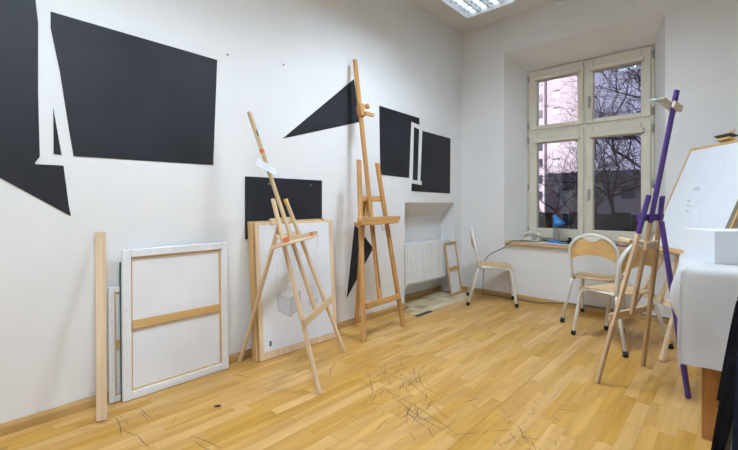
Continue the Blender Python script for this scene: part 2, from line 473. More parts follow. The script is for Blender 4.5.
# ------------------------------------------------------------------ black shapes on the left wall (y, z on the wall)
def wall_shape(name, pts, label, group='black shapes on the wall', ins=()):
    return tag(prism(name, [(0.0005, y, z) for y, z in pts], (0.0035, 0, 0), m_black), label, 'wall panel', group)
wall_shape('black_wall_shape', [(-5.3, 2.52), (-4.405, 2.52), (-4.366, 2.09), (-4.366, 1.72), (-4.359, 1.392), (-4.378, 1.36), (-4.378, 1.352), (-4.259, 1.352), (-4.236, 1.14), (-4.226, 1.078), (-4.50, 1.266), (-5.3, 1.80)],
           'large black wall shape with pointed lower tip, cut by a white upright bar')
wall_shape('black_wall_shape', [(-4.314, 2.166), (-3.388, 2.152), (-3.417, 1.414), (-4.214, 1.408), (-4.234, 1.545), (-4.275, 1.86), (-4.314, 2.08)],
           'large black wall rectangle with a slanting edge above the canvases')
wall_shape('black_wall_shape', [(-4.303, 1.655), (-4.301, 1.412), (-4.267, 1.409)], 'thin black sliver triangle between two white bars on the wall')
pa = thing('black_wall_panel', (0.006, -2.80, 0.9), 'black wall panel fixed with small screws behind the low pine easel', 'wall panel', 'black shapes on the wall')
box('panel', 0.0005, 0.012, -3.172, -2.432, 0.88, 1.347, m_black, pa, 0.001)
for yy in (-2.97, -2.56): tube('screw', [(0.011, yy, 1.30), (0.0145, yy, 1.30)], 0.007, m_metal, pa, 8)
wall_shape('black_wall_shape', [(-2.838, 1.667), (-2.027, 2.328), (-1.935, 1.935)], 'black wall triangle pointing sideways behind the tall easel mast')
wall_shape('black_wall_shape', [(-1.66, 2.14), (-0.963, 2.122), (-0.963, 2.045), (-1.118, 2.06), (-1.157, 1.428), (-1.643, 1.44)], 'black wall rectangle with a notched corner above the radiator niche')
wall_shape('black_wall_shape', [(-1.062, 2.005), (-0.968, 1.99), (-0.999, 1.407), (-1.088, 1.413)], 'narrow black upright strip framed in white on the wall')
wall_shape('black_wall_shape', [(-0.90, 1.985), (-0.287, 1.969), (-0.299, 1.27), (-1.112, 1.283), (-1.105, 1.37), (-0.915, 1.353), (-0.91, 1.403), (-0.938, 1.406)], 'black wall rectangle with a white bracket cut in, next to the corner')
wall_shape('black_wall_shape', [(-2.015, 0.952), (-1.753, 0.70), (-2.12, 0.265)], 'small black wall triangle low behind the tall easel legs')
for yy, zz, lb in ((-3.31, 2.21, 'tiny grey nail in the white wall beside the big black rectangle'), (-2.83, 2.26, 'tiny grey nail in the white wall above the tip of the black triangle')):
    tag(tube('wall_nail', [(0.0, yy, zz), (0.012, yy, zz)], 0.006, m_metal, None, 8), lb, 'nail', 'nails in the wall')
# scuffs of chalk on the big black rectangle are left to its material

# ------------------------------------------------------------------ radiator
rad = thing('radiator', (-0.03, -0.73, 0.2), 'white ribbed panel radiator set in the wall niche', 'radiator')
RY0, RY1, RZ0, RZ1 = -1.205, -0.285, 0.225, 0.685
bm = bmesh.new()
N = 26; prof = []
for i in range(N):
    a = RY0 + 0.02 + (RY1 - RY0 - 0.04) * i / N; b = RY0 + 0.02 + (RY1 - RY0 - 0.04) * (i + 1) / N; d = b - a
    prof += [(-0.014, a), (-0.014, a + d * 0.3), (-0.002, a + d * 0.42), (-0.002, a + d * 0.88)]
prof += [(-0.014, RY1 - 0.02)]
lo = [bm.verts.new((x, y, RZ0 + 0.025)) for x, y in prof]; hi = [bm.verts.new((x, y, RZ1 - 0.025)) for x, y in prof]
for i in range(len(prof) - 1): bm.faces.new((lo[i], lo[i + 1], hi[i + 1], hi[i]))
from_bm('ribbed_face', bm, m_enamel, rad)
box('front_panel', -0.03, -0.0145, RY0, RY1, RZ0, RZ1, m_enamel, rad, 0.003)
box('back_panel', -0.10, -0.085, RY0, RY1, RZ0, RZ1, m_enamel, rad, 0.003)
bm = bmesh.new()
for k in range(14):
    y = RY0 + 0.03 + k * (RY1 - RY0 - 0.06) / 13
    add_box(bm, -0.084, -0.031, y - 0.002, y + 0.002, RZ0 + 0.02, RZ1 - 0.02)
from_bm('convector_fins', bm, m_enamel, rad)
box('top_grille', -0.1, -0.016, RY0, RY1, RZ1 + 0.0005, RZ1 + 0.008, m_enamel, rad, 0.002)
for y in (RY0, RY1 - 0.006): box('side_cover', -0.0995, -0.0148, y, y + 0.006, RZ0 + 0.01, RZ1 - 0.002, m_enamel, rad)
v_ = tube('valve', [(-0.05, RY1 + 0.001, 0.655), (-0.05, RY1 + 0.05, 0.655)], 0.012, m_metal, rad, 10)
tube('thermostat_head', [(-0.05, RY1 + 0.025, 0.66), (-0.01, RY1 + 0.04, 0.67), (0.04, RY1 + 0.05, 0.68)], [0.015, 0.022, 0.02], m_enamel, rad, 12)
for y in (RY0 + 0.15, RY1 - 0.15): box('wall_bracket', -0.199, -0.101, y - 0.012, y + 0.012, 0.3, 0.6, m_enamel, rad)
tube('pipe', [(-0.05, RY1 + 0.05, 0.655), (-0.05, RY1 + 0.06, 0.5), (-0.05, RY1 + 0.06, 0.003)], 0.009, m_enamel, rad, 8)

# ------------------------------------------------------------------ stretched canvases
def canvas(name, base, e, lean, wdt, hgt, th, bar, label, group, cross=True, wrapbars=True, wrap=False, mat_bar=None):
    """seen from the back: base = lower near corner at floor, e = along the width, lean = vector up the back"""
    base, e, up = V(base), V(e).normalized(), V(lean).normalized()
    n = e.cross(up).normalized()
    if n.x < 0: n = -n                                # n faces the room
    t = thing(name, base + e * wdt / 2, label, 'canvas', group)
    P = lambda s, v, q=0.0: base + e * s + up * v + n * q
    mb = mat_bar or m_white
    # bars: outer skin is folded canvas
    beam('stretcher_bar', P(bar / 2, 0), P(bar / 2, hgt), bar, th, mb, t, e, 0.004)
    beam('stretcher_bar', P(wdt - bar / 2, 0), P(wdt - bar / 2, hgt), bar, th, mb, t, e, 0.004)
    beam('stretcher_bar', P(bar, bar / 2), P(wdt - bar, bar / 2), bar, th, mb, t, up, 0.004)
    beam('stretcher_bar', P(bar, hgt - bar / 2), P(wdt - bar, hgt - bar / 2), bar, th, mb, t, up, 0.004)
    prism('canvas_sheet', [P(bar * .5, bar * .5, -th / 2 + 0.004), P(wdt - bar * .5, bar * .5, -th / 2 + 0.004), P(wdt - bar * .5, hgt - bar * .5, -th / 2 + 0.004), P(bar * .5, hgt - bar * .5, -th / 2 + 0.004)], n * -0.003, m_white, t)
    if wrapbars:      # bare wood showing inside the fold
        lp = 0.009
        for a, b, sd in (((bar, bar), (bar, hgt - bar), 1), ((wdt - bar, bar), (wdt - bar, hgt - bar), -1)):
            beam('inner_lip', P(a[0] + sd * lp / 2, a[1], -0.004), P(b[0] + sd * lp / 2, b[1], -0.004), lp, th - 0.014, m_golden, t, e, 0.001)
        for v, sd in ((bar, 1), (hgt - bar, -1)):
            beam('inner_lip', P(bar + lp, v + sd * lp / 2, -0.004), P(wdt - bar - lp, v + sd * lp / 2, -0.004), lp, th - 0.014, m_golden, t, up, 0.001)
    if cross:
        beam('cross_bar', P(bar + 0.009, hgt * 0.492, 0.001), P(wdt - bar - 0.009, hgt * 0.492, 0.001), 0.05, th * 0.55, m_golden, t, up, 0.002)
    if wrapbars:      # staples along the fold
        for k in range(8):
            s = bar + (wdt - 2 * bar) * (k + 0.5) / 8
            beam('staple', P(s - 0.005, hgt - bar * 0.45, th / 2), P(s + 0.005, hgt - bar * 0.45, th / 2), 0.002, 0.002, m_metal, t, up, 0)
        for k in range(9):
            v = bar + (hgt - 2 * bar) * (k + 0.5) / 9
            beam('staple', P(bar * 0.45, v - 0.005, th / 2), P(bar * 0.45, v + 0.005, th / 2), 0.002, 0.002, m_metal, t, e, 0)
    return t
canvas('stretched_canvas', (0.078, -3.998, 0.002), (-0.006, 0.675, 0), (-0.03, 0.004, 0.875), 0.656, 0.875, 0.024, 0.047,
       'big white canvas turned to show its back and wooden cross bar, leaning on the wall', 'canvases leaning on the left wall')
tag(box('green_board', 0.0, 0.005, 0.0, 0.5, 0.0, 0.80, m_teal, world=M4.Translation((0.051, -3.999, 0.003)) @ M4.Rotation(-0.0345, 4, 'Y')), 'thin dark green board tucked behind the big white canvas', 'board')
sc = canvas('stretched_canvas', (0.040, -4.055, 0.002), (0, 1, 0), (-0.0228, 0, 0.66), 0.42, 0.66, 0.018, 0.032,
            'smaller white canvas in clear plastic wrap, mostly hidden behind the big canvas', 'canvases leaning on the left wall')
bm = bmesh.new()
rows = []
for i in range(15):
    z = 0.004 + 0.66 * i / 14
    row = []
    for j in range(5):
        y = -4.062 - 0.012 * abs(math.sin(i * 1.7 + j)) - 0.004
        x = 0.028 - 0.022 * z / 0.66 + j * 0.0065 + 0.002 * math.sin(i * 2.3 + j * 1.9)
        row.append(bm.verts.new((x, y, z)))
    rows.append(row)
for a, b in zip(rows, rows[1:]):
    for j in range(4): bm.faces.new((a[j], a[j + 1], b[j + 1], b[j]))
from_bm('plastic_wrap', bm, m_plastic, sc, smooth=True)

# lone plank
pk = beam('wooden_plank', (0.235, -4.138, 0.012), (0.022, -4.093, 0.985), 0.048, 0.022, m_pine, None, (0.35, 0.94, 0), 0.002)
tag(pk, 'tall bare pine plank leaning upright on the wall beside the canvases', 'plank')

# drawing boards behind the low easel
def slab(name, base, e, up, wdt, hgt, th, mat, parent, bev=0.002):
    """board with its grain up; base = lower back corner"""
    e, up = V(e).normalized(), V(up).normalized(); up = (up - e * up.dot(e)).normalized(); n = e.cross(up).normalized()
    if n.x < 0 or (abs(n.x) < 0.05 and n.y > 0): n = -n
    m = M4(((e.x, n.x, up.x, base[0]), (e.y, n.y, up.y, base[1]), (e.z, n.z, up.z, base[2]), (0, 0, 0, 1)))
    bm = bmesh.new(); add_box(bm, 0, wdt, 0, th, 0, hgt)
    if bev: bevel(bm, bev)
    return from_bm(name, bm, mat, parent, m), m
upb = V((-0.075, 0, 1.0))
t = thing('pine_board', (0.1, -2.8, 0), 'thick golden pine panel leaning on the wall behind the cube drawing', 'board')
slab('panel', (0.088, -3.160, 0.003), (0, 1, 0), upb, 0.72, 1.012, 0.012, m_golden, t)
slab('edge_batten', (0.1005, -3.160, 0.0035), (0, 1, 0), upb, 0.022, 1.012, 0.034, m_golden, t)
slab('edge_batten', (0.1005, -2.462, 0.0035), (0, 1, 0), upb, 0.022, 1.012, 0.034, m_golden, t)
t = thing('drawing_board', (0.15, -2.78, 0), 'pale pine drawing board with a cube sketch, leaning on the wall', 'board')
bd, mB = slab('board', (0.1365, -3.137, 0.003), (0.018, 0.74, 0), upb, 0.745, 1.002, 0.016, m_pine, t)
def on_plane(pts, mm, y):
    return [mm @ V((p[0], y, p[1])) for p in pts]
def sheet(name, pts, mm, y, th, mat, parent):
    n = (mm.to_3x3() @ V((0, 1, 0))).normalized()
    return prism(name, on_plane(pts, mm, y), n * th, mat, parent)
pp = sheet('paper', [(0.035, 0.055), (0.70, 0.05), (0.70, 0.985), (0.03, 0.985)], mB, 0.0166, 0.0008, m_paper, t)
yl = 0.0176
DX, DZ = -0.055, -0.105
cube = [(x + DX, z + DZ) for x, z in ((0.22, 0.44), (0.33, 0.37), (0.43, 0.43), (0.43, 0.55), (0.32, 0.60), (0.215, 0.56))]
cmid = (0.33 + DX, 0.51 + DZ)
sheet('cube_shading', [cube[0], cube[1], cmid, cube[5]], mB, yl, 0.0002, m_graph2, pp)
sheet('cube_shading', [cube[1], cube[2], cube[3], cmid], mB, yl, 0.0002, plain('graphite_tone_b', (0.52, 0.54, 0.60), 0.7), pp)
sheet('cube_shading', [cube[5], cmid, cube[3], cube[4]], mB, yl, 0.0002, plain('graphite_tone_c', (0.72, 0.74, 0.79), 0.7), pp)
el = [(0.50 + 0.055 * math.cos(a), 0.345 + 0.03 * math.sin(a)) for a in [2 * PI * k / 18 for k in range(18)]]
sheet('cup_shading', el, mB, yl, 0.0002, plain('graphite_tone_d', (0.64, 0.66, 0.72), 0.7), pp)
CX, CZ = -0.02, -0.065
sheet('cup_shading', [(x + CX, z + CZ) for x, z in ((0.475, 0.43), (0.565, 0.43), (0.55, 0.53), (0.535, 0.545), (0.505, 0.545), (0.49, 0.53))], mB, yl + 0.0003, 0.0002, plain('graphite_tone_f', (0.70, 0.72, 0.77), 0.7), pp)
sheet('cup_shading', [(x + CX, z + CZ) for x, z in ((0.525, 0.43), (0.565, 0.43), (0.55, 0.53), (0.53, 0.545))], mB, yl + 0.0006, 0.0002, plain('graphite_tone_e', (0.74, 0.75, 0.80), 0.7), pp)
def stroke(bm, a, b, wd, mm, y, lift=0.0003):
    a, b = V((a[0], 0, a[1])), V((b[0], 0, b[1])); d = (b - a).normalized(); q = V((-d.z, 0, d.x)) * wd / 2
    vs = [bm.verts.new(mm @ (p + V((0, y, 0)))) for p in (a - q, b - q, b + q, a + q)]
    bm.faces.new(vs)
bm = bmesh.new()
for a, b in zip(cube, cube[1:] + cube[:1]): stroke(bm, a, b, 0.003, mB, yl + 0.0004)
for p in (cube[1], cube[3], cube[5]): stroke(bm, cmid, p, 0.002, mB, yl + 0.0004)
rr = random.Random(11)
for k in range(14):
    s = 0.08 + 0.5 * rr.random(); v = 0.5 + 0.3 * rr.random()
    stroke(bm, (s, v), (s + 0.01 * rr.random(), v + 0.08 + 0.1 * rr.random()), 0.0012, mB, yl)
tag(from_bm('pencil_lines', bm, m_graph, pp), kind='stuff')
sheet('signature_mark', [(0.078, 0.09), (0.098, 0.088), (0.10, 0.125), (0.08, 0.128)], mB, yl, 0.0002, plain('signature_ink', (0.10, 0.11, 0.14), 0.7, var=0.5, scale=150), pp)

# small canvas beside the radiator
canvas('stretched_canvas', (0.085, -0.405, 0.004), (-0.03, 0.32, 0), (-0.062, -0.055, 0.65), 0.315, 0.655, 0.018, 0.026,
       'small narrow canvas with bare wooden stretcher leaning beside the radiator', 'canvases leaning on the left wall', wrapbars=False, mat_bar=m_golden)

# ------------------------------------------------------------------ easels
class Easel:
    def __init__(s, name, L, R, tilt, label):
        s.L = V(L); s.e = (V(R) - V(L)); s.W = s.e.length; s.e.normalize()
        n = V((0, 0, 1)).cross(s.e)
        s.n = n                                         # set by caller when it must flip
        s.t = thing(name, (V(L) + V(R)) / 2, label, 'easel', 'studio easels')
        s.tilt = tilt
    def setn(s, back):
        if s.n.dot(V(back) - s.L) < 0: s.n = -s.n
        a = math.radians(s.tilt)
        s.up = V((0, 0, 1)) * math.cos(a) + s.n * math.sin(a)
        s.N = s.e.cross(s.up)                           # out of the picture plane
        if s.N.dot(s.n) > 0: s.N = -s.N                 # towards the painter
    def p(s, a, v, q=0.0): return s.L + s.e * a + s.up * v + s.N * q
    def bar(s, name, a, b, wx, wy, mat, side='e', bev=0.003, parent=None):
        return beam(name, s.p(*a), s.p(*b), wx, wy, mat, parent or s.t, s.e if side == 'e' else s.up, bev)
    def foot_bar(s, name, a, b, wx, wy, mat):
        # leg whose end stands on the floor
        p0, p1 = s.p(*a), s.p(*b)
        d = (p1 - p0).normalized(); lift = 0.5 * (wx * abs(s.e.z) + wy * abs(math.sin(math.radians(s.tilt)))) + 0.004
        return beam(name, p0 + d * lift, p1, wx, wy, mat, s.t, s.e)

# A: low pale pine easel
A = Easel('wooden_easel', (0.837, -3.16, 0), (0.478, -2.604, 0), 18.5, 'low slim easel of pale pine with orange paint and a white card on its mast')
A.setn((0.0, -3.22, 0))
lw, lt = 0.034, 0.02
A.foot_bar('leg', (0, 0), (0.221, 1.241), lw, lt, m_pine)
A.foot_bar('leg', (A.W, 0), (0.448, 1.243), lw, lt, m_pine)
mast = A.bar('mast', (0.346, 0.417), (0.283, 1.881), 0.038, 0.018, m_pine)
A.bar('lower_cross_bar', (0.03, 0.424, 0.021), (0.69, 0.42, 0.021), 0.045, 0.018, m_pine, 'up')
A.bar('upper_cross_bar', (0.115, 1.09, -0.021), (0.50, 1.09, -0.021), 0.042, 0.018, m_pine, 'up')
A.bar('middle_cross_bar', (0.13, 0.985, -0.021), (0.52, 0.985, -0.021), 0.03, 0.018, m_pine, 'up')
tr = A.bar('tray', (-0.05, 0.925, 0.045), (0.66, 0.925, 0.045), 0.022, 0.085, m_pine, 'up')
A.bar('tray_lip', (-0.05, 0.948, 0.082), (0.66, 0.948, 0.082), 0.022, 0.012, m_pine, 'up', parent=tr)
for s0, s1 in ((-0.045, 0.05), (0.47, 0.54)):
    A.bar('paint_patch', (s0, 0.937, 0.04), (s1, 0.937, 0.04), 0.004, 0.07, m_orange, 'up', 0.001, parent=tr)
    A.bar('paint_patch', (s0, 0.945, 0.0895), (s1, 0.945, 0.0895), 0.028, 0.003, m_orange, 'up', 0.001, parent=tr)
beam('back_leg', (0.045, -3.235, 0.012), A.p(0.31, 1.075, -0.047), 0.036, 0.02, m_pine, A.t, A.e)
A.bar('tape_band', (0.2955, 1.578, 0.0), (0.2945, 1.606, 0.0), 0.0405, 0.0205, m_orange, 'e', 0.001, parent=mast)
A.bar('marker_scrawl', (0.289, 1.70, 0.0095), (0.2885, 1.745, 0.0095), 0.022, 0.001, m_char, 'e', 0, parent=mast)
A.bar('yellow_tip', (0.4485, 1.212, 0.0), (0.4480, 1.2435, 0.0), 0.036, 0.022, m_yellow, 'e', 0.001)
c = A.p(0.29, 1.475, 0.013)
cd = thing('paper_card', A.p(0.29, 1.43, 0.02), 'white paper card pinned slantwise to the pine easel mast', 'card')
u = (A.e * 0.93 - A.up * 0.36).normalized(); vv = (A.up * 0.93 + A.e * 0.36).normalized()
prism('sheet', [A.p(0.147, 1.52, 0.0125), A.p(0.424, 1.468, 0.0125), A.p(0.368, 1.415, 0.0125), A.p(0.073, 1.465, 0.0125)], A.N * 0.0015, m_paper, cd)
c = A.p(0.253, 1.467, 0.0145); u = (A.e * 0.28 - A.up * 0.052).normalized(); vv = A.up
bm = bmesh.new()
for k in range(4):
    a = c + vv * (0.018 - 0.011 * k)
    q = vv * 0.0016
    vs = [bm.verts.new(p) for p in (a - u * 0.06 - q, a + u * (0.05 + 0.02 * (k % 2)) - q, a + u * (0.05 + 0.02 * (k % 2)) + q, a - u * 0.06 + q)]
    bm.faces.new(vs)
from_bm('faint_writing', bm, m_graph2, cd)

# B: tall varnished easel
B = Easel('wooden_easel', (0.411, -2.321, 0), (0.383, -1.759, 0), 7.5, 'tall varnished orange beech easel with a peg clamp high on its mast')
B.setn((0.0, -2.0, 0))
lw, lt = 0.044, 0.026
B.foot_bar('leg', (0, 0), (0.168, 1.547), lw, lt, m_beech)
B.foot_bar('leg', (B.W, 0), (0.425, 1.539), lw, lt, m_beech)
mast = B.bar('mast', (0.262, 0.30), (0.252, 2.498), 0.042, 0.026, m_beech)
B.bar('mast_groove', (0.2615, 0.40, 0.0135), (0.258, 0.94, 0.0135), 0.012, 0.001, m_darkwood, 'e', 0, parent=mast)
B.bar('lower_cross_bar', (0.06, 0.29, 0.0), (0.552, 0.29, 0.0), 0.05, 0.02, m_beech, 'up') if False else None
B.bar('lower_cross_bar', (0.045, 0.285, 0.025), (0.53, 0.285, 0.025), 0.052, 0.022, m_beech, 'up')
B.bar('upper_cross_bar', (0.14, 1.202, -0.027), (0.465, 1.202, -0.027), 0.048, 0.022, m_beech, 'up')
tr = B.bar('tray', (0.0, 0.975, 0.06), (0.53, 0.975, 0.06), 0.03, 0.09, m_beech, 'up')
B.bar('tray_lip', (-0.03, 1.008, 0.095), (0.56, 1.008, 0.095), 0.035, 0.02, m_beech, 'up', parent=tr)
for s in (0.08, 0.53): tube('tray_screw', [B.p(s, 1.008, 0.105), B.p(s, 1.008, 0.108)], 0.006, m_metal, tr, 8)
beam('back_leg', (0.05, -2.04, 0.016), B.p(0.255, 1.20, -0.058), 0.044, 0.024, m_beech, B.t, B.e)
beam('brace', B.p(0.20, 1.01, -0.03), B.p(0.30, 1.185, -0.05), 0.03, 0.015, m_beech, B.t, B.e)
hk = [B.p(0.32, 0.955, 0.06), B.p(0.32, 0.93, 0.062), B.p(0.335, 0.905, 0.064), B.p(0.36, 0.915, 0.064), B.p(0.362, 0.935, 0.064)]
tube('wire_hook', smooth_path(hk, 4), 0.003, m_metal, B.t, 6)
cl = B.bar('mast_clamp', (0.254, 1.955, 0.024), (0.254, 2.075, 0.024), 0.055, 0.02, m_beech)
beam('clamp_peg', B.p(0.27, 1.985, 0.04), B.p(0.35, 1.965, 0.075), 0.03, 0.026, m_beech, cl, B.up)
tube('clamp_knob', [B.p(0.29, 2.045, 0.035), B.p(0.315, 2.055, 0.06)], [0.022, 0.026], m_beech, cl, 12)
B.bar('mast_clamp_back', (0.254, 1.97, -0.02), (0.254, 2.06, -0.02), 0.05, 0.012, m_beech, 'e', parent=cl)

# C: natural and purple easel
C = Easel('wooden_easel', (2.027, -1.866, 0), (2.197, -1.347, 0), 10, 'slim easel with a purple painted mast and back leg beside the table')
C.setn((2.476, -1.755, 0))
lw, lt = 0.034, 0.02
def split_leg(a0, a1, f, m0, m1):
    mid = (a0[0] + (a1[0] - a0[0]) * f, a0[1] + (a1[1] - a0[1]) * f)
    C.foot_bar('leg', a0, mid, lw, lt, m0)
    C.bar('leg_top', mid, a1, lw, lt, m1)
split_leg((0, 0), (0.189, 1.218), 0.80, m_pine2, m_purple)
split_leg((C.W, 0), (0.352, 1.213), 0.87, m_pine2, m_purple)
C.bar('mast', (0.257, 0.43), (0.2685, 1.04), 0.036, 0.018, m_pine2)
C.bar('mast_top', (0.2685, 1.04), (0.276, 1.859), 0.036, 0.018, m_purple)
C.bar('lower_cross_bar', (0.045, 0.43, 0.021), (0.575, 0.43, 0.021), 0.05, 0.018, m_pine, 'up')
C.bar('upper_cross_bar', (0.155, 1.07, 0.021), (0.452, 1.07, 0.021), 0.042, 0.018, m_purple, 'up')
C.bar('tray', (0.10, 0.925, 0.05), (0.40, 0.885, 0.05), 0.022, 0.07, m_pine, 'up')
C.bar('tray_block', (0.20, 0.90, -0.025), (0.36, 0.90, -0.025), 0.05, 0.022, m_pine2, 'up')
beam('back_leg', (2.478, -1.757, 0.012), C.p(0.30, 1.06, -0.045), 0.034, 0.02, m_purple, C.t, C.e)
m_clamp = plain('whitish_clamp_wood', (0.66, 0.58, 0.45), 0.6)
cl = C.bar('mast_clamp', (0.17, 1.79, 0.022), (0.35, 1.745, 0.022), 0.042, 0.022, m_clamp, 'up')
C.bar('clamp_jaw', (0.09, 1.775, 0.03), (0.17, 1.79, 0.026), 0.018, 0.035, plain('pale_green_paint', (0.46, 0.55, 0.48), 0.6), 'up', parent=cl)
C.bar('clamp_tip', (0.35, 1.75, 0.022), (0.385, 1.755, 0.022), 0.018, 0.014, m_metal, 'up', parent=cl)
tube('clamp_bolt', [C.p(0.215, 1.778, 0.033), C.p(0.215, 1.778, 0.042)], 0.010, m_beech, cl, 10)
C.bar('clamp_back', (0.225, 1.77, -0.02), (0.325, 1.75, -0.02), 0.04, 0.018, m_clamp, 'up', parent=cl)

# D: easel behind, holding the portrait board
D = Easel('wooden_easel', (1.902, -0.64, 0), (2.28, -1.173, 0), 22, 'pale pine easel behind the table, carrying the portrait board')
D.setn((2.83, -0.45, 0))
lw, lt = 0.036, 0.022
D.foot_bar('leg', (0, 0), (0.24, 1.05), lw, lt, m_pine)
D.foot_bar('leg', (D.W, 0), (0.42, 1.05), lw, lt, m_pine)
D.bar('mast', (0.36, 0.39), (0.33, 1.86), 0.04, 0.02, m_pine)
D.bar('lower_cross_bar', (0.03, 0.412, -0.023), (0.63, 0.412, -0.023), 0.05, 0.02, m_pine, 'up')
D.bar('upper_cross_bar', (0.15, 0.99, -0.023), (0.51, 0.99, -0.023), 0.045, 0.02, m_pine, 'up')
D.bar('tray', (-0.05, 0.80, 0.05), (0.71, 0.80, 0.05), 0.028, 0.075, m_golden, 'up')
beam('back_leg', V((2.80, -0.33, 0.012)), D.p(0.33, 0.98, -0.05), 0.036, 0.022, m_pine, D.t, D.e)
# clip at the top of the mast
cp = D.bar('top_clip', (0.275, 1.765, 0.022), (0.40, 1.765, 0.022), 0.022, 0.05, m_golden, 'up')
D.bar('clip_plate', (0.25, 1.792, 0.03), (0.42, 1.792, 0.03), 0.012, 0.06, m_darkwood, 'up', parent=cp)
pb = thing('portrait_board', D.p(0.35, 0.82, 0.03), 'wooden board with a faint pencil portrait sketch on white paper, on an easel', 'board')
mD = M4(((D.e.x, D.N.x, D.up.x, 0), (D.e.y, D.N.y, D.up.y, 0), (D.e.z, D.N.z, D.up.z, 0), (0, 0, 0, 1)))
mD.translation = D.p(-0.048, 0.818, 0.014)
bm = bmesh.new(); add_box(bm, 0, 0.835, 0, 0.014, 0, 0.925); bevel(bm, 0.002)
from_bm('board', bm, m_golden, pb, mD)
sheet('backing_sheet', [(0.70, 0.03), (0.82, 0.03), (0.82, 0.90), (0.70, 0.90)], mD, 0.0145, 0.0006, m_kraft, pb)
pp = sheet('paper', [(0.030, 0.02), (0.785, 0.02), (0.785, 0.897), (0.030, 0.897)], mD, 0.0155, 0.0006, m_paper, pb)
# portrait: profile facing left
def px_D(x, y):        # helper kept in board units
    return (x, y)
bm = bmesh.new()
def poly_stroke(bm, pts, wd, mm, y):
    for a, b in zip(pts, pts[1:]): stroke(bm, a, b, wd, mm, y)
yd = 0.0166
FC = (0.317, 0.518)     # around the eye
def fp(dx, dy, k=1.0): return (FC[0] + dx * k, FC[1] + dy * k)
prof_ = [fp(0.03, 0.17), fp(0.0, 0.10), fp(-0.02, 0.04), fp(-0.03, -0.02), fp(-0.055, -0.08), fp(-0.03, -0.10), fp(-0.028, -0.122), fp(-0.018, -0.138), fp(-0.022, -0.16), fp(-0.005, -0.185), fp(0.03, -0.195), fp(0.08, -0.15), fp(0.13, -0.07), fp(0.15, 0.0)]
poly_stroke(bm, prof_, 0.0022, mD, yd)
poly_stroke(bm, [fp(0.03, 0.17), fp(0.05, 0.23), fp(0.09, 0.27), fp(0.14, 0.27), fp(0.20, 0.20), fp(0.22, 0.10)], 0.0015, mD, yd)
poly_stroke(bm, [fp(-0.02, -0.20), fp(-0.06, -0.30), fp(-0.10, -0.36)], 0.0012, mD, yd)
poly_stroke(bm, [fp(0.12, -0.06), fp(0.15, -0.2), fp(0.24, -0.30)], 0.0012, mD, yd)
rr = random.Random(4)
for k in range(40):
    a = fp(0.03 + 0.16 * rr.random(), -0.12 + 0.3 * rr.random()); q = 0.02 + 0.04 * rr.random()
    stroke(bm, a, (a[0] + q, a[1] + q * 0.7), 0.001, mD, yd)
tag(from_bm('portrait_lines', bm, plain('pencil_pale', (0.50, 0.52, 0.58), 0.7), pp), kind='stuff')
bm = bmesh.new()
poly_stroke(bm, [fp(-0.035, 0.012), fp(-0.012, 0.028), fp(0.02, 0.022), fp(0.04, 0.008)], 0.007, mD, yd + 0.0003)
poly_stroke(bm, [fp(-0.03, 0.0), fp(-0.005, 0.008), fp(0.03, 0.0)], 0.005, mD, yd + 0.0003)
tag(from_bm('eye_lines', bm, m_graph, pp), kind='stuff')
bm = bmesh.new()
poly_stroke(bm, [fp(-0.05, -0.085), fp(-0.03, -0.094), fp(-0.015, -0.082)], 0.006, mD, yd + 0.0003)
poly_stroke(bm, [fp(-0.03, -0.126), fp(-0.005, -0.134), fp(0.02, -0.128)], 0.005, mD, yd + 0.0003)
poly_stroke(bm, [fp(-0.022, -0.172), fp(0.0, -0.182), fp(0.03, -0.176)], 0.004, mD, yd + 0.0003)
tag(from_bm('nose_and_mouth_lines', bm, m_graph, pp), kind='stuff')

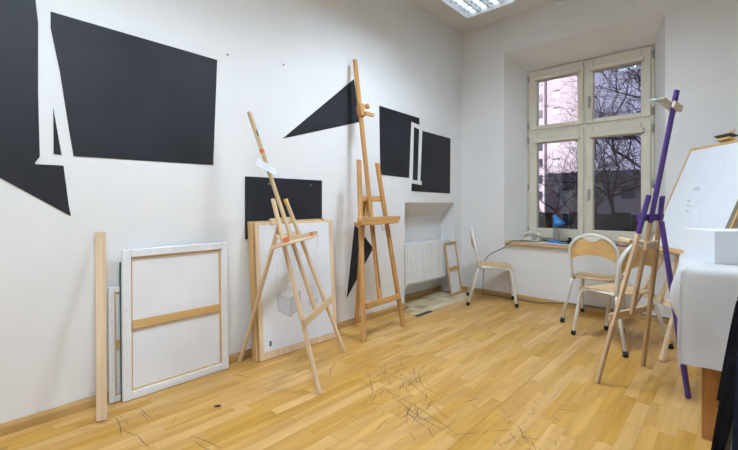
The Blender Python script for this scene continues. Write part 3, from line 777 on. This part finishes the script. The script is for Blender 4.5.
# ------------------------------------------------------------------ school chairs
def make_chair(name, label):
    t = thing(name, (0, 0, 0), label, 'chair', 'white tube school chairs')
    r = 0.0145
    for sx in (-1, 1):
        rear = [(sx * 0.185, -0.165, 0.435), (sx * 0.20, -0.185, 0.36), (sx * 0.25, -0.29, 0.015)]
        lg = tube('leg', rear, r, m_tubew, t, 10)
        tube('foot_cap', [V((sx * 0.2465, -0.2825, 0.04)), V((sx * 0.251, -0.2915, 0.002))], 0.0185, m_rubber, lg, 10)
        fr = smooth_path([(sx * 0.175, -0.15, 0.425), (sx * 0.172, 0.05, 0.425), (sx * 0.172, 0.12, 0.422), (sx * 0.173, 0.165, 0.395), (sx * 0.178, 0.185, 0.33), (sx * 0.195, 0.235, 0.015)], 5)
        lg = tube('leg', fr, r, m_tubew, t, 10)
        tube('foot_cap', [V((sx * 0.1935, 0.231, 0.04)), V((sx * 0.1955, 0.2365, 0.002))], 0.0185, m_rubber, lg, 10)
    arch = []
    for k in range(21):
        a = PI * k / 20
        arch.append(V((0.205 * math.cos(a), -0.205 - 0.045 * math.sin(a), 0.665 + 0.185 * math.sin(a))))
    path = [V((0.185, -0.165, 0.40)), V((0.195, -0.18, 0.52))] + arch + [V((-0.195, -0.18, 0.52)), V((-0.185, -0.165, 0.40))]
    tube('back_frame', path, 0.0165, m_tubew, t, 10)
    tube('seat_rail', [(-0.175, -0.12, 0.42), (0.175, -0.12, 0.42)], 0.010, m_tubew, t, 8)
    tube('seat_rail', [(-0.172, 0.10, 0.42), (0.172, 0.10, 0.42)], 0.010, m_tubew, t, 8)
    # plywood seat with rounded corners and rolled front edge
    bm = bmesh.new(); nx, ny = 12, 14; top, bot = [], []
    for j in range(ny + 1):
        v = j / ny; y = -0.195 + 0.405 * v
        half = 0.175 + 0.02 * v
        if v < 0.12: half -= 0.02 * (1 - v / 0.12) ** 2
        if v > 0.86: half -= 0.035 * ((v - 0.86) / 0.14) ** 2
        rt_, rb_ = [], []
        for i in range(nx + 1):
            u_ = -1 + 2 * i / nx
            z = 0.444 - 0.010 * (1 - u_ * u_) * (1 - v) - (0.030 * ((v - 0.75) / 0.25) ** 2 if v > 0.75 else 0)
            rt_.append(bm.verts.new((u_ * half, y, z))); rb_.append(bm.verts.new((u_ * half, y, z - 0.009)))
        top.append(rt_); bot.append(rb_)
    for j in range(ny):
        for i in range(nx):
            bm.faces.new((top[j][i], top[j][i + 1], top[j + 1][i + 1], top[j + 1][i]))
            bm.faces.new((bot[j][i], bot[j + 1][i], bot[j + 1][i + 1], bot[j][i + 1]))
    for j in range(ny):
        bm.faces.new((top[j][0], top[j + 1][0], bot[j + 1][0], bot[j][0])); bm.faces.new((top[j][nx], bot[j][nx], bot[j + 1][nx], top[j + 1][nx]))
    for i in range(nx):
        bm.faces.new((top[0][i], bot[0][i], bot[0][i + 1], top[0][i + 1])); bm.faces.new((top[ny][i], top[ny][i + 1], bot[ny][i + 1], bot[ny][i]))
    from_bm('seat', bm, m_ply, t)
    # crescent plywood back inside the arch
    bm = bmesh.new(); fr_, bk_ = [], []
    n = 20
    for k in range(n + 1):
        u_ = -1 + 2 * k / n
        x = 0.187 * u_
        zt = 0.665 + 0.165 * math.sqrt(max(0, 1 - (x / 0.196) ** 2)) - 0.002
        notch = 0.034 * max(0, 1 - abs(u_) / 0.33)
        zt -= notch
        zb = 0.605 + 0.06 * (1 - u_ * u_)
        y = -0.203 - 0.045 * (1 - u_ * u_) - 0.0
        fr_.append((bm.verts.new((x, y, zt)), bm.verts.new((x, y + 0.005, zb))))
        bk_.append((bm.verts.new((x, y - 0.009, zt)), bm.verts.new((x, y - 0.004, zb))))
    for k in range(n):
        bm.faces.new((fr_[k][0], fr_[k + 1][0], fr_[k + 1][1], fr_[k][1])); bm.faces.new((bk_[k][0], bk_[k][1], bk_[k + 1][1], bk_[k + 1][0]))
        bm.faces.new((fr_[k][0], bk_[k][0], bk_[k + 1][0], fr_[k + 1][0])); bm.faces.new((fr_[k][1], fr_[k + 1][1], bk_[k + 1][1], bk_[k][1]))
    for k in (0, n): bm.faces.new((fr_[k][0], fr_[k][1], bk_[k][1], bk_[k][0]))
    bkr = from_bm('backrest', bm, m_plyback, t)
    # white metal web in the notch
    pts = [(-0.09, 0.836), (0.09, 0.836), (0.055, 0.808), (0.022, 0.786), (-0.022, 0.786), (-0.055, 0.808)]
    prism('back_web', [(x, -0.2595, z) for x, z in pts], (0, -0.004, 0), m_tubew, t)
    return t
def face(o, x, y, d):
    o.location = (x, y, 0); o.rotation_euler = (0, 0, math.atan2(d[1], d[0]) - PI / 2)
ch1 = make_chair('school_chair', 'plywood school chair on white tubes standing sideways in the room corner')
ch2 = copy_tree(ch1); ch2['label'] = 'plywood school chair with its arched back to the room, facing the window sill'
ch3 = copy_tree(ch1); ch3['label'] = 'plywood school chair straddled by the purple easel, turned to the side'
face(ch1, 0.595, -0.318, (0.88, 0.475))
face(ch2, 1.68, -0.325, (-0.03, 0.999))
face(ch3, 1.93, -0.888, (-0.89, 0.456))

# ------------------------------------------------------------------ things on the sill
t = thing('desk_lamp', (1.095, 0.20, 0.69), 'small bright blue desk lamp on the window sill', 'lamp')
bm = bmesh.new()
lathe('base', [(0.075, 0.0), (0.078, 0.008), (0.07, 0.018), (0.03, 0.026), (0.0125, 0.03)], m_blue, t, 24, M4.Translation((1.095, 0.20, 0.691)))
tube('arm', smooth_path([(1.095, 0.20, 0.715), (1.097, 0.20, 0.83), (1.103, 0.195, 0.90), (1.13, 0.19, 0.955)], 5), 0.008, m_metal, t, 8)
hd = M4.Translation((1.13, 0.188, 0.962)) @ M4.Rotation(math.radians(-24), 4, 'Y')
bm = bmesh.new(); rings = []
for r_, z_ in ((0.016, 0.055), (0.024, 0.053), (0.027, 0.02), (0.035, 0.0), (0.058, -0.045), (0.068, -0.085), (0.065, -0.085), (0.052, -0.04), (0.028, 0.0)):
    rings.append([bm.verts.new((r_ * math.cos(2 * PI * k / 20), r_ * math.sin(2 * PI * k / 20), z_)) for k in range(20)])
for a, b in zip(rings, rings[1:]):
    for k in range(20): bm.faces.new((a[k], a[(k + 1) % 20], b[(k + 1) % 20], b[k]))
bm.faces.new(rings[0])
from_bm('shade', bm, m_blue, t, hd, smooth=True)
lathe('bulb', [(0.008, 0.0), (0.012, -0.02), (0.026, -0.05), (0.02, -0.07), (0.006, -0.078)], m_enamel, t, 14, hd)
tube('spring', [(1.12, 0.185, 0.90), (1.16, 0.18, 0.80), (1.17, 0.18, 0.70)], 0.003, m_metal, t, 6)

ph = thing('telephone', (0.84, 0.19, 0.69), 'cream desk telephone lying on the window sill', 'telephone')
bm = bmesh.new()
vs = [bm.verts.new(p) for p in ((0.75, 0.10, 0.691), (0.96, 0.10, 0.691), (0.96, 0.29, 0.691), (0.75, 0.29, 0.691), (0.76, 0.11, 0.715), (0.95, 0.11, 0.715), (0.945, 0.27, 0.765), (0.765, 0.27, 0.765))]
for f in ((0, 3, 2, 1), (4, 5, 6, 7), (0, 1, 5, 4), (1, 2, 6, 5), (2, 3, 7, 6), (3, 0, 4, 7)): bm.faces.new([vs[i] for i in f])
bevel(bm, 0.012, 2)
from_bm('body', bm, m_ivory, ph, smooth=True)
tube('handset', smooth_path([(0.765, 0.19, 0.765), (0.79, 0.19, 0.785), (0.85, 0.19, 0.797), (0.91, 0.19, 0.783), (0.935, 0.19, 0.757)], 4), [0.026] * 4 + [0.02] * 9 + [0.026] * 4, m_ivory, ph, 10)
for i in range(3):
    for j in range(3):
        p = V((0.87 + 0.022 * i, 0.12 + 0.018 * j, 0.7205 + 0.0056 * j))
        box('key', p.x - 0.007, p.x + 0.007, p.y - 0.006, p.y + 0.006, p.z - 0.004, p.z + 0.004, m_metal, ph)
cb = smooth_path([(0.79, 0.10, 0.697), (0.74, 0.03, 0.696), (0.70, -0.03, 0.697), (0.672, -0.058, 0.675), (0.60, -0.066, 0.61), (0.50, -0.06, 0.555), (0.41, -0.05, 0.50), (0.345, -0.045, 0.40), (0.325, -0.04, 0.2), (0.32, -0.04, 0.02)], 6)
tag(tube('cable', cb, 0.0045, m_cable, None, 6), 'thin dark cable drooping from the sill behind the corner chair', 'cable')
cb = smooth_path([(0.32, -0.045, 0.006), (0.7, -0.035, 0.006), (1.0, -0.045, 0.006), (1.15, -0.028, 0.03), (1.4, -0.03, 0.055), (1.8, -0.028, 0.06), (2.3, -0.03, 0.06)], 6)
tag(tube('cable', cb, 0.0045, m_cable, None, 6), 'thin dark cable running along the skirting under the window', 'cable')
def lay(name, x, y, wx, wy, rot, z, th, mat, label, cat, group=None):
    o = box(name, -wx / 2, wx / 2, -wy / 2, wy / 2, 0, th, mat, None, 0, M4.Translation((x, y, z)) @ M4.Rotation(math.radians(rot), 4, 'Z'))
    return tag(o, label, cat, group)
lay('paper_sheet', 1.05, 0.03, 0.30, 0.11, 6, 0.6905, 0.002, m_paper, 'white paper sheet on the sill in front of the lamp', 'paper')
lay('blue_notebook', 1.20, 0.09, 0.15, 0.12, -18, 0.6905, 0.012, m_blue, 'small blue notebook lying on the sill beside the lamp', 'notebook')
lay('paper_sheet', 1.215, -0.005, 0.11, 0.06, 20, 0.6905, 0.003, m_paper, 'folded white paper scrap on the sill beside the blue notebook', 'paper')
lay('dark_folder', 0.80, 0.0, 0.28, 0.07, 3, 0.6905, 0.006, m_metal, 'flat grey folder on the sill below the telephone', 'folder')
t = thing('ink_bottle', (1.295, 0.12, 0.69), 'small black ink bottle on the sill behind the chair back', 'bottle')
lathe('body', [(0.028, 0), (0.03, 0.01), (0.03, 0.035), (0.018, 0.048)], m_rubber, t, 16, M4.Translation((1.295, 0.12, 0.691)))
lathe('cap', [(0.016, 0.0482), (0.017, 0.052), (0.016, 0.07)], m_rubber, t, 16, M4.Translation((1.295, 0.12, 0.691)))
t = thing('marker_pen', (1.62, -0.01, 0.69), 'dark blue marker pen on the sill behind the chairs', 'pen')
tube('barrel', [(1.58, -0.012, 0.702), (1.66, 0.02, 0.702)], 0.011, m_dkblue, t, 10)
tube('cap', [(1.66, 0.02, 0.702), (1.70, 0.036, 0.702)], 0.0125, m_dkblue, t, 10)
pl_ = [(1.82 + 0.16 * math.cos(a) * (1 + 0.1 * math.cos(2 * a)), 0.10 + 0.115 * math.sin(a), 0.6905) for a in [2 * PI * k / 24 for k in range(24)]]
t = thing('paint_palette', (1.82, 0.1, 0.69), 'rounded wooden paint palette with purple smears on the sill', 'palette')
po = prism('plate', pl_, (0, 0, 0.014), m_ply, t, 0.003)
tag(box('purple_smear', -0.1, 0.1, -0.012, 0.012, 0, 0.002, m_purple, po, 0, M4.Translation((1.80, 0.17, 0.7047)) @ M4.Rotation(0.1, 4, 'Z')))
lay('wood_block', 1.84, 0.09, 0.14, 0.09, 15, 0.7052, 0.045, m_pine, 'pale wooden block lying on the paint palette', 'block')
lay('purple_slat', 1.76, 0.02, 0.22, 0.022, 8, 0.7055, 0.012, m_purple, 'purple painted slat lying on the paint palette', 'slat')

# ------------------------------------------------------------------ table, cloth, box
TA = math.radians(5.4)
te = V((math.cos(TA), math.sin(TA), 0)); tf = V((-math.sin(TA), math.cos(TA), 0))
TC = V((2.512, -2.325, 0))                   # near left corner
def tp(a, b, z): return TC + te * a + tf * b + V((0, 0, z))
TW, TD, TZ = 1.3, 0.69, 0.842
mT = M4(((te.x, tf.x, 0, TC.x), (te.y, tf.y, 0, TC.y), (0, 0, 1, 0), (0, 0, 0, 1)))
tb = thing('table', tp(TW / 2, TD / 2, 0), 'orange brown wooden table under a white cloth', 'table')
def tbox(name, a0, a1, b0, b1, z0, z1, mat, bev=0.002): 
    bm = bmesh.new(); add_box(bm, a0, a1, b0, b1, z0, z1); bevel(bm, bev)
    return from_bm(name, bm, mat, tb, mT)
tbox('table_top', 0.012, TW - 0.012, 0.012, TD - 0.012, TZ - 0.03, TZ, m_tableleg)
for a in (0.06, TW - 0.145):
    for b in (0.12, TD - 0.15): tbox('leg', a + (0.07 if b > 0.3 and a < 0.5 else 0), a + 0.056 + (0.07 if b > 0.3 and a < 0.5 else 0), b, b + 0.05, 0.0, TZ - 0.0305, m_tableleg)
tbox('apron', 0.146, TW - 0.146, 0.125, 0.145, TZ - 0.13, TZ - 0.0308, m_tableleg)
tbox('apron', 0.146, TW - 0.146, TD - 0.145, TD - 0.125, TZ - 0.13, TZ - 0.0308, m_tableleg)
# cloth: grid draped over the edges with folds
bm = bmesh.new()
drop = 0.462
def cloth_pt(u, v):
    """u,v in unfolded cloth metres, table spans 0..TW, 0..TD"""
    r = 0.022
    def fold(d):
        # distance past the edge -> (outward, down)
        if d <= 0: return 0.0, 0.0
        if d < r * PI / 2: a = d / r; return r * math.sin(a), r * (1 - math.cos(a))
        return r, r + (d - r * PI / 2)
    du, dv = max(-u, u - TW, 0), max(-v, v - TD, 0)
    ou, hu = fold(du); ov, hv = fold(dv)
    su = -1 if u < 0 else 1; sv = -1 if v < 0 else 1
    a = min(max(u, 0), TW); b = min(max(v, 0), TD)
    hang = max(hu, hv)
    if du > 0 and dv > 0:                # corner: cone of hanging cloth
        hang = math.hypot(hu, hv) * 0.97 + 0.0
        ang = math.atan2(hv, hu)
        flare = 0.012 + 0.012 * math.sin(2 * ang)
        a += su * (r + flare * math.cos(ang) * min(1, hang / 0.4)); b += sv * (r + flare * math.sin(ang) * min(1, hang / 0.4))
        hang = max(hu, hv) + 0.12 * min(hu, hv)
    else:
        a += su * ou; b += sv * ov
    k = min(1, hang / 0.3)
    if dv > 0 and du == 0:
        wv = 0.010 * math.sin(u * 19 + 1.0) + 0.006 * math.sin(u * 41 + hang * 6) + 0.004 * math.sin(u * 9 + hang * 14)
        wv += 0.007 * mnoise.noise(V((u * 7, hang * 9, 3.1))) + 0.004 * mnoise.noise(V((u * 16, hang * 22, 7.7)))
        b += sv * (wv + 0.008) * k
    if du > 0 and dv == 0:
        wv = 0.010 * math.sin(v * 17 + 2.0 + hang * 3) + 0.006 * math.sin(v * 37)
        a += su * ((wv * 0.6 + 0.004) * k + 0.04 * math.sin(PI * min(1, hang / 0.27)) * max(0, 1 - v / TD))
    z = TZ + 0.004 - hang
    return tp(a, b, z)
us = [-0.26 + i * 0.02 for i in range(int((TW + 0.26 + drop) / 0.02) + 1)]
vs_ = [-drop + i * 0.02 for i in range(int((TD + 2 * drop) / 0.02) + 1)]
grid = [[bm.verts.new(cloth_pt(u, v)) for v in vs_] for u in us]
for i in range(len(us) - 1):
    for j in range(len(vs_) - 1):
        bm.faces.new((grid[i][j], grid[i + 1][j], grid[i + 1][j + 1], grid[i][j + 1]))
tc = from_bm('tablecloth', bm, m_cloth, None, None, smooth=True)
tag(tc, 'white cloth draped over the table with the paper box', 'tablecloth')
# white box
bx0, bx1 = V((2.605, -2.106, 0)), V((2.468, -1.929, 0))
ed = (bx1 - bx0).normalized(); er = V((-ed.y, ed.x, 0)) * -1
if er.x < 0: er = -er
mX = M4(((ed.x, er.x, 0, bx0.x), (ed.y, er.y, 0, bx0.y), (0, 0, 1, TZ + 0.0055), (0, 0, 0, 1)))
t = thing('cardboard_box', bx0 + ed * 0.11 + er * 0.15 + V((0, 0, TZ)), 'plain white paper box on the draped table', 'box')
bl, bwid, bh = 0.222, 0.30, 0.158
for nm, a in (('side', (0, bl, 0, 0.004, 0, bh)), ('side', (0, bl, bwid - 0.004, bwid, 0, bh)), ('side', (0, 0.004, 0.0045, bwid - 0.0045, 0, bh)), ('side', (bl - 0.004, bl, 0.0045, bwid - 0.0045, 0, bh)), ('bottom', (0.0045, bl - 0.0045, 0.0045, bwid - 0.0045, 0, 0.004)), ('lid', (0.0, bl, 0.0, bwid, bh + 0.0003, bh + 0.004))):
    bm = bmesh.new(); add_box(bm, *a); from_bm(nm, bm, m_paper, t, mX)

# ------------------------------------------------------------------ dark coat on a chair by the table
R_ = V((1, 0, 0)); F_ = V((0, 1, 0))
wc = thing('wooden_chair', (2.85, -2.76, 0), 'dark grey brown wooden chair carrying the black coat', 'chair')
cp0 = V((2.665, -2.95, 0))                       # near left corner of the back
def cpt(a, b, z): return cp0 + R_ * a + F_ * b + V((0, 0, z))
beam('leg', cpt(-0.05, 0.01, 0.006), cpt(0.06, 0.06, 0.80), 0.024, 0.03, m_darkwood, wc, R_)
beam('leg', cpt(0.45, 0.01, 0.006), cpt(0.36, 0.06, 0.80), 0.024, 0.03, m_darkwood, wc, R_)
beam('leg', cpt(0.02, 0.40, 0.006), cpt(0.045, 0.38, 0.43), 0.026, 0.03, m_darkwood, wc, R_)
beam('leg', cpt(0.40, 0.40, 0.006), cpt(0.37, 0.38, 0.43), 0.026, 0.03, m_darkwood, wc, R_)
beam('seat', cpt(0.21, 0.03, 0.445), cpt(0.21, 0.41, 0.445), 0.36, 0.022, m_darkwood, wc, R_)
beam('stretcher', cpt(-0.01, 0.03, 0.24), cpt(0.03, 0.39, 0.24), 0.02, 0.03, m_darkwood, wc, R_)
beam('stretcher', cpt(0.0, 0.025, 0.30), cpt(0.41, 0.025, 0.30), 0.03, 0.018, m_darkwood, wc, V((0, 0, 1)))
beam('backrest', cpt(0.075, 0.055, 0.74), cpt(0.345, 0.055, 0.74), 0.10, 0.014, m_darkwood, wc, V((0, 0, 1)))
def drape(name, top, bot, zt, zb, mat, parent, depth0, amp, seed, nx=16, nz=22):
    """hanging cloth between two curves a(z) with folds"""
    bm = bmesh.new(); f_, k_ = [], []
    for j in range(nz + 1):
        t_ = j / nz; z = zt + (zb - zt) * t_
        a0 = top[0] + (bot[0] - top[0]) * t_ ** 0.9; a1 = top[1] + (bot[1] - top[1]) * t_
        fr_, kr_ = [], []
        for i in range(nx + 1):
            s = i / nx; a = a0 + (a1 - a0) * s
            q = depth0(t_) + amp * t_ ** 0.5 * math.sin(s * 11 + seed + t_ * 1.5) + 0.4 * amp * math.sin(s * 23 + t_ * 5 + seed)
            fr_.append(bm.verts.new(cpt(a, q, z))); kr_.append(bm.verts.new(cpt(a, q + 0.006, z)))
        f_.append(fr_); k_.append(kr_)
    for j in range(nz):
        for i in range(nx):
            bm.faces.new((f_[j][i], f_[j][i + 1], f_[j + 1][i + 1], f_[j + 1][i])); bm.faces.new((k_[j][i], k_[j + 1][i], k_[j + 1][i + 1], k_[j][i + 1]))
    for j in range(nz):
        bm.faces.new((f_[j][0], f_[j + 1][0], k_[j + 1][0], k_[j][0])); bm.faces.new((f_[j][nx], k_[j][nx], k_[j + 1][nx], f_[j + 1][nx]))
    for i in range(nx):
        bm.faces.new((f_[0][i], k_[0][i], k_[0][i + 1], f_[0][i + 1])); bm.faces.new((f_[nz][i], f_[nz][i + 1], k_[nz][i + 1], k_[nz][i]))
    return from_bm(name, bm, mat, parent, None, smooth=True)
ct = thing('coat', cpt(0.2, 0.0, 0.3), 'black coat hanging over the dark wooden chair by the table', 'coat')
drape('back_panel', (0.022, 0.40), (-0.028, 0.42), 0.825, 0.485, m_coat, ct, lambda t: 0.02 - 0.025 * t, 0.004, 0.3)
drape('hanging_flap', (0.002, 0.05), (-0.068, -0.050), 0.64, 0.10, m_coat, ct, lambda t: -0.012 - 0.015 * t, 0.004, 2.0, nx=8)
drape('hanging_sleeve', (0.022, 0.13), (0.004, 0.16), 0.66, 0.12, m_navy, ct, lambda t: -0.018 - 0.03 * t, 0.006, 1.1, nx=10)
drape('inner_panel', (0.028, 0.40), (0.02, 0.42), 0.826, 0.46, m_coat, ct, lambda t: 0.088 + 0.01 * t, 0.004, 4.0)
drape('shoulder', (0.024, 0.40), (0.024, 0.40), 0.832, 0.822, m_coat, ct, lambda t: 0.05, 0.001, 0.0, nz=2)

# ------------------------------------------------------------------ charcoal marks and bits on the floor
bm = bmesh.new()
rr = random.Random(21)
def mark(x0, y0, x1, y1, wd=0.003):
    a, b = V((x0, y0, 0.0006)), V((x1, y1, 0.0006)); d = b - a
    n_ = max(1, int(d.length / 0.05)); d.normalize(); q = V((-d.y, d.x, 0))
    prev = None; bend = rr.uniform(-0.08, 0.08) * (b - a).length
    for k in range(n_ + 1):
        t_ = k / n_; p = a + (b - a) * t_ + q * bend * 4 * t_ * (1 - t_)
        w_ = wd * (0.5 + 0.6 * math.sin(PI * min(0.95, max(0.05, t_))))
        cur = (bm.verts.new(p - q * w_ / 2), bm.verts.new(p + q * w_ / 2))
        if prev: bm.faces.new((prev[0], cur[0], cur[1], prev[1]))
        prev = cur
LONG = [(1.087, -2.841, 1.65, -2.994), (1.126, -2.859, 1.676, -2.981), (1.65, -2.994, 1.74, -2.887), (1.036, -2.614, 1.344, -2.761), (1.091, -2.498, 1.253, -2.671), (1.253, -2.671, 1.382, -2.693), (0.863, -2.474, 0.918, -2.242), (0.918, -2.242, 1.127, -1.759), (1.102, -3.08, 1.199, -2.991), (1.31, -2.949, 1.507, -3.028), (1.372, -2.994, 1.488, -2.955), (1.405, -2.801, 1.562, -2.887), (1.359, -2.645, 1.433, -2.663), (1.728, -2.473, 1.797, -2.441), (1.742, -2.492, 1.81, -2.505), (1.72, -2.588, 1.759, -2.624), (1.769, -2.671, 1.803, -2.598), (1.851, -2.554, 1.876, -2.503), (1.91, -2.541, 1.988, -2.496), (1.947, -2.465, 2.002, -2.51), (1.923, -2.325, 2.013, -2.304), (1.942, -2.384, 2.039, -2.324), (1.78, -2.827, 1.843, -2.744), (1.832, -2.767, 1.941, -2.86), (1.876, -2.798, 1.983, -2.745), (1.87, -2.708, 1.962, -2.819), (1.912, -2.764, 1.998, -2.839), (1.875, -2.899, 1.883, -2.803), (1.854, -2.929, 1.876, -2.844), (0.224, -4.075, 0.444, -4.113), (0.177, -4.048, 0.219, -3.951), (0.297, -4.048, 0.363, -4.053), (0.219, -3.951, 0.374, -3.951), (0.384, -4.096, 0.509, -4.053), (0.509, -4.053, 0.657, -4.048), (0.282, -3.966, 0.387, -3.966), (0.939, -2.826, 0.991, -2.817), (0.927, -2.713, 0.956, -2.622), (0.738, -2.99, 0.549, -2.763), (0.549, -2.763, 0.537, -2.671), (0.72, -2.838, 0.732, -2.783), (0.533, -3.075, 0.558, -3.01), (0.213, -3.39, 0.315, -3.318), (0.41, -3.188, 0.426, -3.152), (0.449, -3.152, 0.466, -3.115), (0.486, -3.097, 0.49, -3.05), (1.138, -3.25, 1.171, -3.192), (0.698, -3.879, 0.899, -3.826), (0.758, -3.881, 0.911, -3.856)]
for m_ in LONG: mark(*m_)
for cx, cy, sx, sy, n_, ln, ang in [(1.14, -2.718, 0.1, 0.1, 16, 0.09, 115), (1.104, -2.88, 0.1, 0.1, 8, 0.07, 115), (1.124, -2.533, 0.1, 0.1, 10, 0.07, 115), (1.43, -3.009, 0.1, 0.1, 10, 0.1, 115), (1.911, -2.811, 0.1, 0.1, 16, 0.05, 115), (0.951, -2.583, 0.1, 0.1, 8, 0.08, 115), (1.93, -2.523, 0.1, 0.1, 4, 0.05, 115), (0.295, -4.024, 0.1, 0.1, 6, 0.06, 115), (0.921, -2.654, 0.1, 0.1, 6, 0.05, 115), (1.266, -3.019, 0.1, 0.1, 6, 0.06, 115)]:
    for k in range(int(n_ * 1.5)):
        x = cx + rr.gauss(0, sx); y = cy + rr.gauss(0, sy); a = math.radians(ang + rr.gauss(0, 28)); L = ln * rr.uniform(0.5, 1.4)
        mark(x, y, x + L * math.cos(a), y + L * math.sin(a), rr.uniform(0.0018, 0.004))
tag(from_bm('charcoal_marks', bm, m_char, floor), kind='stuff')
tag(beam('charcoal_stick', (0.52, -3.665, 0.005), (0.535, -3.635, 0.005), 0.009, 0.009, m_char, None, (0, 0, 1), 0.002), 'short black charcoal stick lying on the parquet near the big canvas', 'charcoal')

# ------------------------------------------------------------------ outside the window
m_asph = plain('dark_ground', (0.05, 0.045, 0.05), 0.95, var=0.3, scale=0.6)
m_tower = plain('pink_render', (0.84, 0.76, 0.79), 0.9, var=0.03, scale=0.3)
m_tower2 = plain('grey_render', (0.26, 0.22, 0.25), 0.9, var=0.1, scale=0.3)
m_dkglass = plain('dark_window', (0.06, 0.06, 0.10), 0.2)
m_bark = plain('dark_bark', (0.07, 0.05, 0.055), 0.95, var=0.3, scale=6)
m_hedge = plain('dark_hedge', (0.035, 0.03, 0.03), 0.95, var=0.5, scale=3)
tag(box('ground', -70, 60, 0.62, 110, -1.2, -1.0, m_asph), 'dark ground outside the window', kind='structure')
# unseen storeys above the room, sized to block low sun from the ground outside
tag(box('shading_storeys', -34, 20, -12, 0.56, H + 0.21, 22.0, m_tower2), 'unseen upper storeys added over the room to cast shade outside', kind='structure')
tow = thing('apartment_tower', (-14, 62, -1), 'pale pink apartment tower with small square windows, seen through the window', 'building')
TX0, TX1, TY = -19.5, -13.7, 60.0
box('tower_wall', TX0, TX1, TY, TY + 4, -1, 38, m_tower, tow)
box('balcony_wing', TX0 - 2.3, TX0 - 0.25, TY + 1.2, TY + 4, -1, 38, m_tower, tow)
box('downpipe', TX0 - 0.02, TX0 + 0.25, TY - 0.25, TY - 0.01, -1, 38, m_tower2, tow)
for k in range(13):
    z = 1.7 + 2.6 * k
    f_ = box('window', TX0 + 1.25, TX0 + 2.25, TY - 0.06, TY + 0.1, z, z + 1.1, m_enamel, tow)
    box('pane', TX0 + 1.27, TX0 + 2.23, TY - 0.10, TY - 0.061, z + 0.88, z + 1.09, m_tower2, f_)
    f_ = box('balcony_window', TX0 - 1.3, TX0 - 0.75, TY + 1.12, TY + 1.3, z, z + 1.3, m_dkglass, tow)
fb = thing('far_building', (4, 46, -1), 'low greyish building behind the bare trees outside the window', 'building')
box('building_wall', -14, 34, 44, 50, -1, 4.6, m_tower2, fb)
for k in range(14):
    box('window', -12.5 + k * 3.1, -11.3 + k * 3.1, 43.9, 44.05, 1.6, 2.9, m_dkglass, fb)
fe = thing('fence', (2, 11.5, -1), 'dark board fence outside the window', 'fence')
for k in range(34):
    x = -8 + k * 0.5
    if project((x, 11.5, 1)) and 500 < project((x, 11.5, 1))[0] < 680:
        box('board', x, x + 0.48, 11.5, 11.53, -1, 0.78 + 0.04 * math.sin(k * 2.2), m_hedge, fe)
beam('rail', (-8, 11.56, 0.4), (9, 11.56, 0.4), 0.08, 0.05, m_hedge, fe, (0, 0, 1))
def tree(base, hgt, r0, seed, lean, label, spread=0.62, levels=5):
    rg = random.Random(seed)
    t = thing('bare_tree', base, label, 'tree', 'bare trees outside the window')
    bmT, bmB = bmesh.new(), bmesh.new()
    trunk_top = V(base) + V((lean[0], lean[1], 1)).normalized() * hgt
    mid = (V(base) + trunk_top) / 2 + V((rg.uniform(-.1, .1), rg.uniform(-.1, .1), 0))
    path = smooth_path([base, mid, trunk_top], 4)
    sweep(bmT, path, [r0 * (1 - 0.45 * i / (len(path) - 1)) for i in range(len(path))], 8)
    def grow(p, d, L, r, lev):
        pts = [p]; q = V(p); dd = V(d)
        for k in range(4):
            dd = (dd + V((rg.gauss(0, .16), rg.gauss(0, .16), rg.gauss(0.02, .12)))).normalized()
            q = q + dd * L / 4; pts.append(V(q))
        sweep(bmB, pts, [r * (1 - 0.14 * k) for k in range(5)], 4 if lev > 1 else 6, cap=False)
        if lev >= levels: return
        for k in range(3 if lev < 2 else 3):
            pi = rg.choice((2, 3, 4, 4))
            ax = V((rg.gauss(0, 1), rg.gauss(0, 1), rg.gauss(0.15, 0.7))).normalized()
            nd = (dd * (1 - spread * 0.55) + ax * spread).normalized()
            grow(pts[pi], nd, L * rg.uniform(0.62, 0.85), r * 0.58, lev + 1)
    for k in range(5):
        a = 2 * PI * k / 5 + rg.uniform(-.4, .4)
        p = path[-1 - (k % 3)]
        grow(p, V((math.cos(a) * 0.8, math.sin(a) * 0.8, rg.uniform(0.35, 0.9))).normalized(), hgt * rg.uniform(0.5, 0.75), r0 * 0.5, 1)
    from_bm('trunk', bmT, m_bark, t); from_bm('branches', bmB, m_bark, t)
    return t
tree((1.9, 8.8, -1.0), 3.9, 0.20, 5, (-0.08, 0.0), 'big bare tree whose crown fills the upper right pane', levels=7)
tree((-3.3, 14.0, -1.0), 1.8, 0.09, 8, (0.02, 0), 'slender bare tree beyond the fence, behind the lower left pane', levels=6)
tree((-2.4, 17.0, -1.0), 2.0, 0.10, 12, (0.0, 0), 'slender bare tree beyond the fence, behind the window mullion', levels=6)
tree((-0.8, 13.0, -1.0), 2.4, 0.11, 15, (-0.05, 0), 'leafless tree beyond the fence, behind the lower right pane', levels=6)
tree((0.5, 16.0, -1.0), 2.6, 0.12, 23, (0.0, 0), 'leafless tree beyond the fence, furthest from the pink tower', levels=6)
tree((-0.4, 20.5, -1.0), 4.6, 0.16, 31, (0.03, 0), 'tall bare tree far behind the others, its twigs against the sky', levels=7)
